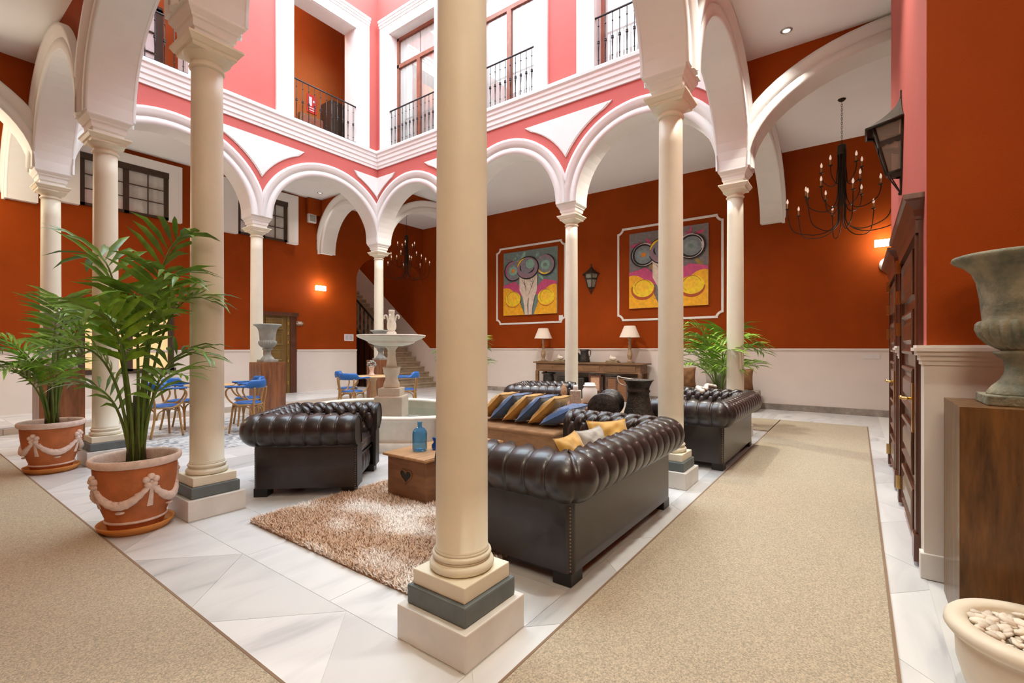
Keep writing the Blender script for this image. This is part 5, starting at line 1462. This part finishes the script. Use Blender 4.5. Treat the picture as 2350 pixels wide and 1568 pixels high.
u1 = thing('black_pot', 'black iron pot under the left end of the console', 'pot', (9.62, 5.48, 0.0))
MB().lathe([(0.0001, 0), (0.13, 0), (0.16, 0.10), (0.15, 0.22), (0.13, 0.30), (0.20, 0.335), (0.20, 0.35), (0.12, 0.31), (0.0001, 0.29)], 30).build('body', 'old_bronze', u1)
u1.location.z = 0.30
u1s = tag(MB().rbox(9.42, 9.86, 5.24, 5.72, 0.0, 0.30, 0.01, 1).build('wooden_crate', 'old_wood'), 'small dark crate under the black iron pot', 'crate')
u2 = thing('suitcase', 'dark old suitcase under the left part of the console', 'suitcase', (9.66, 4.72, 0.0))
MB().rbox(-0.15, 0.15, -0.40, 0.42, 0, 0.56, 0.03, 2).build('shell_case', 'old_bronze', u2); MB().tube(spline([(0, -0.12, 0.56), (0, -0.10, 0.61), (0, 0.10, 0.61), (0, 0.12, 0.56)], 4), 0.012, 7).build('handle', 'leather_flat', u2)
u3 = thing('glass_lantern', 'brown wooden lantern box under the middle of the console', 'lantern', (9.62, 4.00, 0.0))
fm = MB()
for sx in (-0.11, 0.11):
    for sy in (-0.15, 0.15): fm.box(sx-0.018, sx+0.018, sy-0.018, sy+0.018, 0.22, 0.62)
fm.box(-0.13, 0.13, -0.17, 0.17, 0.20, 0.24); fm.box(-0.13, 0.13, -0.17, 0.17, 0.60, 0.64); fm.build('frame', 'door_wood', u3)
MB().box(-0.10, 0.10, -0.14, 0.14, 0.0, 0.20).build('drawer_box', 'door_wood', u3)
MB().box(-0.104, -0.098, -0.13, 0.13, 0.24, 0.60).build('pane', 'amber_glass', u3); MB().tube(spline([(0, -0.06, 0.64), (0, 0.0, 0.70), (0, 0.06, 0.64)], 5), 0.006, 6).build('ring_handle', 'iron', u3)
MB().lathe([(0.0001, 0.24), (0.05, 0.24), (0.055, 0.38), (0.02, 0.44), (0.0001, 0.45)], 14).build('candle', 'shell', u3)
u4 = thing('travel_chest', 'old ribbed travel trunk under the right end of the console', 'chest', (9.64, 3.24, 0.0))
MB().rbox(-0.18, 0.18, -0.42, 0.42, 0, 0.60, 0.02, 2).build('chest', 'trunk_wood', u4)
for y in (-0.40, -0.14, 0.14, 0.40): MB().box(-0.192, -0.176, y-0.022, y+0.022, 0.0, 0.605).build('slat', 'old_wood', u4)
MB().rbox(-0.19, 0.19, -0.43, 0.43, 0.57, 0.61, 0.01, 1).build('lid_band', 'old_wood', u4)

# dark cushions on a bench against the far wall
fb = thing('wall_bench', 'low bench with taupe cushions against the far wall', 'bench', (9.55, 1.15, 0))
MB().rbox(-0.35, 0.40, -0.95, 0.95, 0, 0.42, 0.03, 2).build('seat', 'grey_fabric', fb)
for k, (y, yaw) in enumerate(((1.75, 0.2), (1.05, -0.1), (0.55, 0.15))):
    R = Matrix.Rotation(PI/2+yaw, 3, 'Z') @ Matrix.Rotation(PI/2-0.25, 3, 'X')
    cushion(('taupe cushion beside the console on the wall bench', 'taupe cushion in the middle of the wall bench', 'taupe cushion at the right of the wall bench')[k], (9.62, y, 0.42+0.24), R.to_euler(), 'brown_cloth' if k != 1 else 'grey_fabric', 0.50, 0.18, 50+k, 'taupe cushions on the wall bench')

# ================================================================== PAINTINGS AND MOULDED FRAMES ON THE FAR WALL
def moulding(label, y0, y1, z0, z1):
    c = 0.13; w = 0.055
    def outline(i):
        o = []
        for cx, cz, a0 in ((y0, z0, 0), (y1, z0, PI/2), (y1, z1, PI), (y0, z1, 1.5*PI)):
            for k in range(9):
                a = a0+PI/2-PI/2*k/8
                o.append((cx+(c+i)*math.cos(a) if True else 0, cz+(c+i)*math.sin(a)))
        # straight sides move inwards by i
        r = []
        for (yy, zz) in o: r.append((min(max(yy, y0+i), y1-i), min(max(zz, z0+i), z1-i)))
        return r
    rows = []
    for i, p in ((0.0, 0.0), (0.0, 0.018), (0.012, 0.026), (0.028, 0.02), (0.04, 0.026), (w, 0.016), (w, 0.0)):
        rows.append([(XR-p, y, z) for y, z in outline(i)])
    R = list(map(list, zip(*rows)))
    o = MB().grid(R, 0, False, True).build('wall_moulding', 'stucco'); tag(o, label, 'moulding', 'white plaster panel frames')
moulding('white plaster frame with scooped corners round the left painting', 5.16, 7.66, 2.06, 4.45)
moulding('white plaster frame with scooped corners round the right painting', 0.98, 3.60, 2.04, 4.47)
class Paint:
    def __init__(s): s.v = []; s.f = []; s.c = []; s.k = 0
    def poly(s, pts, col):
        s.k += 1; d = 0.0006*s.k; o = len(s.v)
        for t in tessellate_polygon([[Vector((p[0], p[1], 0)) for p in pts]]): s.f.append(tuple(i+o for i in t)); s.c.append(col)
        s.v += [(-0.021-d, -p[0], p[1]) for p in pts]
    def disc(s, x, y, rx, ry, col, n=36, a0=0, a1=2*PI): s.poly([(x+rx*math.cos(a0+(a1-a0)*i/n), y+ry*math.sin(a0+(a1-a0)*i/n)) for i in range(n)], col)
    def arc(s, x, y, rx, ry, w, a0, a1, col, n=26):
        out = []; inn = []
        for i in range(n+1):
            a = a0+(a1-a0)*i/n; e = w*(0.35+0.65*math.sin(PI*i/n)); out.append((x+(rx+e/2)*math.cos(a), y+(ry+e/2)*math.sin(a))); inn.append((x+(rx-e/2)*math.cos(a), y+(ry-e/2)*math.sin(a)))
        s.poly(out+list(reversed(inn)), col)
    def line(s, pts, w, col):
        pts = spline([(p[0], p[1], 0) for p in pts], 6); L = []; Rr = []
        for i, p in enumerate(pts):
            t = pts[min(i+1, len(pts)-1)]-pts[max(i-1, 0)]; n_ = Vector((-t.y, t.x, 0)).normalized(); e = w/2*(0.5+0.5*math.sin(PI*i/(len(pts)-1)))
            L.append(((p+n_*e).x, (p+n_*e).y)); Rr.append(((p-n_*e).x, (p-n_*e).y))
        s.poly(L+list(reversed(Rr)), col)
def painting(label, yc, zc, W, H, variant):
    """canvas hung on the far wall; picture x runs left to right as seen from the courtyard"""
    t = thing('painting', label, 'painting', (XR-0.012, yc, zc), 0, 'abstract paintings of vases')
    MB().box(-0.020, 0.010, -W/2, W/2, -H/2, H/2).build('canvas', 'grey_fabric', t)
    P = Paint(); hw, hh = W/2, H/2
    teal = (0.16, 0.235, 0.225); grey = (0.20, 0.185, 0.185); pink = (0.55, 0.07, 0.20); yel = (0.85, 0.42, 0.012); lem = (0.88, 0.62, 0.02); cream = (0.70, 0.60, 0.50); blk = (0.01, 0.008, 0.008); mau = (0.30, 0.20, 0.25); org = (0.70, 0.25, 0.03); mint = (0.25, 0.46, 0.38); red = (0.42, 0.08, 0.02); och = (0.32, 0.22, 0.05)
    r = random.Random(variant)
    P.poly([(-hw, -hh), (hw, -hh), (hw, hh), (-hw, hh)], teal if variant == 1 else grey)
    for k in range(26):
        x, y = r.uniform(-hw*0.85, hw*0.85), r.uniform(-0.05*H, hh*0.85)
        c = r.choice([mint, grey, teal, (0.20, 0.28, 0.30)] if variant == 1 else [pink, mau, (0.42, 0.10, 0.22), och, grey])
        a = r.uniform(0, 3); L = r.uniform(0.08, 0.22); P.line([(max(-hw+0.03, min(hw-0.03, x+dx*L*math.cos(a))), max(-hh, min(hh-0.03, y+dx*L*math.sin(a)))) for dx in (-1, 0, 1)], r.uniform(0.06, 0.14), c)
    for sx in (-1, 1):     # pink band and yellow mounds
        P.poly([(sx*hw, -0.02*H), (sx*hw*0.55, 0.03*H), (sx*hw*0.25, -0.09*H), (sx*hw*0.25, -0.2*H), (sx*hw, -0.2*H)], pink)
        pts = [(sx*hw, -hh), (sx*hw, -0.07*H)]
        for k in range(14): a = k/13; pts.append((sx*hw*(0.92-0.74*a), -0.06*H-0.44*H*(a**2.3)))
        P.poly(pts, yel)
        cx_, cy_ = sx*hw*0.62, -0.24*H
        P.disc(cx_, cy_, hw*0.30, H*0.115, lem); P.disc(cx_-0.02, cy_+0.03, hw*0.16, H*0.06, (0.92, 0.55, 0.03))
        P.arc(cx_, cy_-0.02, hw*0.30, H*0.125, 0.020 if variant == 1 else 0.075, PI*0.9 if sx < 0 else PI*0.95, PI*2.05 if sx < 0 else PI*2.0, red)
        P.arc(cx_, cy_+0.02, hw*0.22, H*0.10, 0.016, 0.2, PI*1.3, red)
        for zz in (-0.30, -0.36): P.arc(sx*hw*0.30, zz*H, 0.035, 0.045, 0.014, PI, 2*PI, och)
    P.poly([(-hw*0.36, 0.16*H), (hw*0.30, 0.16*H), (hw*0.30, -0.12*H), (hw*0.20, -0.24*H), (hw*0.12, -0.40*H), (hw*0.11, -hh), (-hw*0.16, -hh), (-hw*0.17, -0.38*H), (-hw*0.24, -0.22*H), (-hw*0.36, -0.11*H)], cream)
    P.line([(-hw*0.02, -0.24*H), (-hw*0.04, -0.36*H), (-hw*0.03, -0.495*H)], 0.035, blk)
    for pts in ([(-0.28, 0.06), (-0.15, -0.04), (-0.10, -0.16)], [(0.25, 0.08), (0.12, -0.05), (-0.02, -0.20)], [(-0.20, 0.08), (-0.16, 0.0), (-0.12, -0.08)], [(0.02, 0.06), (0.10, 0.0), (0.16, 0.07)], [(0.06, -0.02), (0.10, -0.08), (0.16, 0.02)]):
        P.line([(p[0]*hw, p[1]*H) for p in pts], 0.012, blk)
    for sx, ry in ((-1, 0.15), (1, 0.14)):
        cx_, cy_ = sx*hw*0.60, (0.20 if sx < 0 else 0.24)*H
        P.disc(cx_, cy_, hw*0.34, H*0.155, (0.62, 0.56, 0.55) if variant == 2 else mau); P.disc(cx_+0.03*sx*-1, cy_-0.01, hw*0.28, H*0.13, (0.20, 0.24, 0.26))
        P.disc(cx_, cy_, hw*0.16, H*0.07, mint if variant == 1 else (0.24, 0.30, 0.31)); P.disc(cx_, cy_, hw*0.07, H*0.03, org if sx < 0 else teal)
        P.arc(cx_, cy_, hw*0.33, H*0.155, 0.045, (PI*0.5 if sx < 0 else -PI*0.75), (PI*1.75 if sx < 0 else PI*0.45), blk)
        if variant == 2: P.arc(cx_, cy_, hw*0.27, H*0.13, 0.055, 0.3, PI*1.9, blk)
        else: P.arc(cx_, cy_-0.01, hw*0.27, H*0.125, 0.04, PI*0.6 if sx < 0 else PI*1.1, PI*1.3 if sx < 0 else PI*1.7, pink if sx < 0 else lem)
    P.disc(-hw*0.05, 0.225*H, hw*0.40, H*0.165, mau); P.disc(-hw*0.05, 0.25*H, hw*0.30, H*0.12, (0.23, 0.23, 0.27)); P.disc(hw*0.05, 0.28*H, hw*0.16, H*0.07, mint)
    P.arc(-hw*0.05, 0.225*H, hw*0.41, H*0.17, 0.045, -PI*0.9, PI*0.85, blk); P.arc(-hw*0.05, 0.24*H, hw*0.26, H*0.10, 0.04, PI*1.55, PI*1.95, blk); P.arc(-hw*0.05, 0.24*H, hw*0.27, H*0.10, 0.04, PI*0.9, PI*1.2, blk)
    P.arc(-hw*0.06, 0.23*H, hw*0.36, H*0.15, 0.05, PI*0.6, PI*0.95, lem)
    me = bpy.data.meshes.new('painted_layers'); me.from_pydata(P.v, [], P.f)
    ca = me.color_attributes.new('Col', 'FLOAT_COLOR', 'CORNER')
    for pl, c in zip(me.polygons, P.c):
        for li in pl.loop_indices: ca.data[li].color = (*c, 1)
    me.materials.append(MATS['paint'])
    bm = bmesh.new(); bm.from_mesh(me)
    for f_ in bm.faces:
        if f_.normal.x > 0: f_.normal_flip()
    bm.to_mesh(me); bm.free()
    link('painted_layers', me, t)
painting('abstract painting of a vase on grey-green, left of the thin column', 6.39, 3.305, 1.93, 1.93, 1)
painting('abstract painting of a vase with pink background, behind the sofa column', 2.285, 3.325, 1.95, 1.93, 2)
nc = tag(MB().box(XR-0.006, XR, 5.26, 5.39, 2.13, 2.28).build('name_card', 'paper'), 'small white card beside the left painting', 'card')

# ================================================================== WALL LANTERNS
def lantern(label, loc, rz, s=1.0):
    """half-hexagonal lantern against a wall; wall plane is y=0 and the lantern stands out towards +y; height about 0.92"""
    t = thing('wall_lantern', label, 'lantern', loc, rz, 'iron wall lanterns', s)
    A_ = [math.radians(a) for a in (0, 60, 120, 180)]
    def ring(r, z): return [Vector((r*math.cos(a), max(0.006, r*math.sin(a)), z)) for a in A_]
    top, bot = ring(0.235, 0.62), ring(0.12, 0.20); eave = ring(0.30, 0.615); ap = Vector((0, 0.012, 0.92))
    fm = MB()
    for i in range(4): fm.tube([top[i], bot[i]], 0.011, 6)
    for i in range(3):
        fm.tube([bot[i], bot[i+1]], 0.011, 6); fm.tube([eave[i], eave[i+1]], 0.012, 6); fm.tube([top[i], top[i+1]], 0.009, 6)
    fm.box(-0.02, 0.02, 0.0, 0.012, 0.0, 0.95)
    fm.build('frame', 'lantern_metal', t)
    rows = []
    for k in range(9):
        u = k/8; r = 0.30*(1-u)**1.8+0.012; z = 0.615+0.30*u
        rows.append(ring(r, z))
    MB().grid(rows, 0, False).build('roof', 'lantern_metal', t)
    for i in range(3):
        q = [bot[i]*0.985, bot[i+1]*0.985, top[i+1]*0.985, top[i]*0.985]
        for v in q: v.y = max(0.004, v.y)
        n_ = (q[1]-q[0]).cross(q[3]-q[0]).normalized()*0.004
        m = MB().add([v for v in q]+[v-n_ for v in q], [(0,1,2,3),(7,6,5,4),(0,1,5,4),(1,2,6,5),(2,3,7,6),(3,0,4,7)]); m.build('pane', 'lantern_glass', t)
        # scalloped band across the upper part of the pane
        bd = MB(); L = []; U = []
        for k in range(13):
            u = k/12; a = bot[i].lerp(top[i], 0.66).lerp(bot[i+1].lerp(top[i+1], 0.66), u)*1.01; w_ = 0.030+0.018*abs(math.sin(3*PI*u)); L.append(a+Vector((0, 0, -w_))); U.append(a+Vector((0, 0, 0.018)))
        bd.grid([L, U]); bd.build('scallop_band', 'lantern_metal', t)
    bp = MB(); bp.lathe([(0.12, 0.20), (0.10, 0.175), (0.05, 0.16)], 3, a0=0, a1=PI, cap=False, smooth=False)
    for a in A_: bp.tube(spline([(0.10*math.cos(a), max(0.005, 0.10*math.sin(a)), 0.18), (0.06*math.cos(a), max(0.005, 0.05*math.sin(a)), 0.09), (0.004, 0.01, 0.02)], 4), 0.006, 5)
    bp.ball((0, 0.012, 0.012), 0.016, 8, 6); bp.build('bottom_scrolls', 'lantern_metal', t)
    return t
lantern('large iron wall lantern on the salmon wall at the right', (3.92, YR, 2.75), 0, 1.0)
lantern('small iron wall lantern between the two paintings', (XR, 4.366, 2.82), PI/2, 0.87)

# ================================================================== CHANDELIERS
def chandelier(label, x, y, drop, s=1.0, lit=0):
    t = thing('chandelier', label, 'chandelier', (x, y, HC), 0, 'iron chandeliers with candle bulbs', s)
    MB().lathe([(0.0001, -0.045), (0.03, -0.035), (0.055, -0.012), (0.06, 0.0)], 20).build('ceiling_rose', 'iron', t)
    chn = MB(); z = -0.045; k = 0
    zt = -drop
    while z > zt+0.02:
        ring = []
        for i in range(10):
            a = 2*PI*i/10; u, v = 0.011*math.cos(a), 0.024*math.sin(a)
            ring.append((u if k % 2 == 0 else 0, 0 if k % 2 == 0 else u, z-0.022+v))
        chn.tube(ring, 0.0032, 5, closed=True); z -= 0.038; k += 1
    chn.build('chain', 'iron', t)
    MB().lathe([(0.0001, zt), (0.03, zt), (0.065, zt-0.03), (0.068, zt-0.17), (0.060, zt-0.18), (0.0001, zt-0.19)], 20).build('collar', 'iron', t)
    MB().tube([(0, 0, zt-0.1), (0, 0, zt-1.05)], 0.022, 10).build('stem', 'iron', t)
    def arm(a, R, ztip, zlow, r0):
        c, s_ = math.cos(a), math.sin(a)
        pts = spline([(0.058*c, 0.058*s_, zt-0.15), (0.055*c, 0.055*s_, zlow+0.45 if zlow+0.45 < zt-0.3 else zt-0.3), (0.075*c, 0.075*s_, zlow+0.16), (R*0.30*c, R*0.30*s_, zlow+0.02), (R*0.58*c, R*0.58*s_, zlow), (R*0.90*c, R*0.90*s_, zlow+0.10), (R*c, R*s_, ztip-0.06), (R*c, R*s_, ztip)], 6)
        ar = MB().tube(pts, 0.0075, 6); ar.lathe([(0.005, ztip-0.01), (0.030, ztip+0.004), (0.036, ztip+0.010), (0.010, ztip+0.006)], 12, (R*c, R*s_, 0))
        ao = ar.build('arm', 'iron', t)
        cd = MB().lathe([(0.013, ztip), (0.013, ztip+0.10), (0.0001, ztip+0.10)], 10, (R*c, R*s_, 0)).build('candle_sleeve', 'candle', ao)
        MB().lathe([(0.010, ztip+0.10), (0.018, ztip+0.125), (0.017, ztip+0.145), (0.006, ztip+0.180), (0.0001, ztip+0.188)], 10, (R*c, R*s_, 0)).build('bulb', 'bulb', ao)
    for k in range(8): arm(k*PI/4+0.2, 0.80, zt-1.02, zt-1.50, 0)
    for k in range(6): arm(k*PI/3+0.5, 0.52, zt-0.80, zt-1.10, 0)
    for k in range(5): arm(k*2*PI/5+0.1, 0.30, zt-0.42, zt-0.68, 0)
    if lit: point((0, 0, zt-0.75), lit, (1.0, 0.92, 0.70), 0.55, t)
    return t
chandelier('iron chandelier hanging in the right gallery', 8.104, -1.299, 0.76)
chandelier('iron chandelier hanging by the stair behind the fountain', 8.435, 10.05, 0.70, 0.92)

chandelier('unseen iron chandelier added to light the near gallery corner', -2.1, -2.2, 0.76, 1.0, 150)  # this and the next are unseen, added to brighten columns, walls and ceilings
chandelier('unseen iron chandelier added to light the far left gallery corner', -1.95, 9.75, 0.76, 1.0, 170)

# ================================================================== STONE PLANTER WITH PEBBLES
pt = thing('stone_planter', 'round cream stone planter full of pebbles at the lower right', 'planter', (0.90, -2.055, 0))
PRF = [(0.0001, 0.0), (0.16, 0.0), (0.20, 0.05), (0.225, 0.16), (0.228, 0.26), (0.222, 0.285), (0.232, 0.292), (0.252, 0.300), (0.262, 0.318), (0.260, 0.342), (0.248, 0.358), (0.225, 0.364), (0.198, 0.360), (0.188, 0.345), (0.185, 0.30), (0.0001, 0.29)]
PRF = [(r, z*0.81) for r, z in PRF]
MB().lathe(PRF, 64).build('bowl', 'planter_stone', pt)
pm_ = []
for k in range(4):
    mb = MB().ball((0, 0, 0), (0.021, 0.013, 0.0075), 9, 6); rr = random.Random(k)
    for i, v in enumerate(mb.v): mb.v[i] = tuple(c*(1+rr.uniform(-0.16, 0.16)) for c in v)
    pm_.append(mb.mesh('pebble', 'pebble'))
rr = random.Random(2)
for k in range(230):
    a = rr.uniform(0, 2*PI); q = math.sqrt(rr.random())*0.174; lay = 0.268+rr.uniform(-0.012, 0.018)
    o = link('pebble', pm_[k % 4], None, (0.90+q*math.cos(a), -2.055+q*math.sin(a), lay), (rr.uniform(-0.5, 0.5), rr.uniform(-0.4, 0.4), rr.uniform(0, 6.28)))
    sc = rr.uniform(0.8, 1.5); o.scale = (sc, sc, sc)
    tag(o, 'smooth beige pebble heaped in the cream stone planter', 'pebble', 'pebbles in the stone planter')

# ================================================================== SMALL THINGS ON THE WALLS
sg_ = thing('oval_sign', 'small oval wooden sign right of the olive door', 'sign', (5.40, YL, 2.02))
MB().lathe([(0.0001, 0.02), (0.85, 0.02), (1.0, 0.0)], 28).tf(Matrix.Scale(0.15, 4, (1, 0, 0)) @ Matrix.Scale(0.075, 4, (0, 0, 1)) @ Matrix.Rotation(PI/2, 4, 'X')).build('plaque', 'sign_wood', sg_)
lt_ = MB()
for k in range(5): lt_.box(-0.09+k*0.038, -0.065+k*0.038, -0.024, -0.02, -0.018, 0.012)
lt_.box(-0.04, 0.06, -0.024, -0.02, 0.02, 0.05); lt_.build('lettering', 'shell', sg_)
pn = thing('notice_sheet', 'white printed notice on the rust wall left of the stair', 'notice', (6.99, YL, 1.66))
MB().box(-0.16, 0.16, -0.006, 0.0, -0.10, 0.10).build('sheet', 'paper', pn); MB().box(-0.13, -0.01, -0.0075, -0.006, -0.075, 0.075).build('print_column', 'paper_print', pn); MB().box(0.01, 0.13, -0.0075, -0.006, -0.075, 0.075).build('print_column', 'paper_print', pn)
al = tag(MB().rbox(5.60, 6.0, YL-0.16, YL, 5.12, HC-0.02, 0.004, 1).build('duct_box', 'rust'), 'rust painted box under the ceiling beside the bracket', 'box')
a2 = thing('alarm_box', 'small white box on the rust wall under the painted box', 'alarm', (5.75, YL, 5.02))
MB().rbox(-0.12, 0.12, -0.09, 0.0, -0.13, 0.11, 0.008, 2).build('housing', 'white_plastic', a2); MB().rbox(-0.09, 0.09, -0.096, -0.09, -0.10, 0.08, 0.003, 1).build('cover', 'urn_pale', a2)
swp = thing('light_switch', 'row of white switches on the dado at the right', 'switch', (XR-0.012, -1.735, 1.17))
MB().box(-0.008, 0.0, -0.135, 0.135, -0.045, 0.045).build('plate', 'white_plastic', swp)
for k in range(3): MB().rbox(-0.013, -0.008, -0.118+k*0.085, -0.052+k*0.085, -0.032, 0.032, 0.003, 1).build('rocker', 'white_plastic', swp)
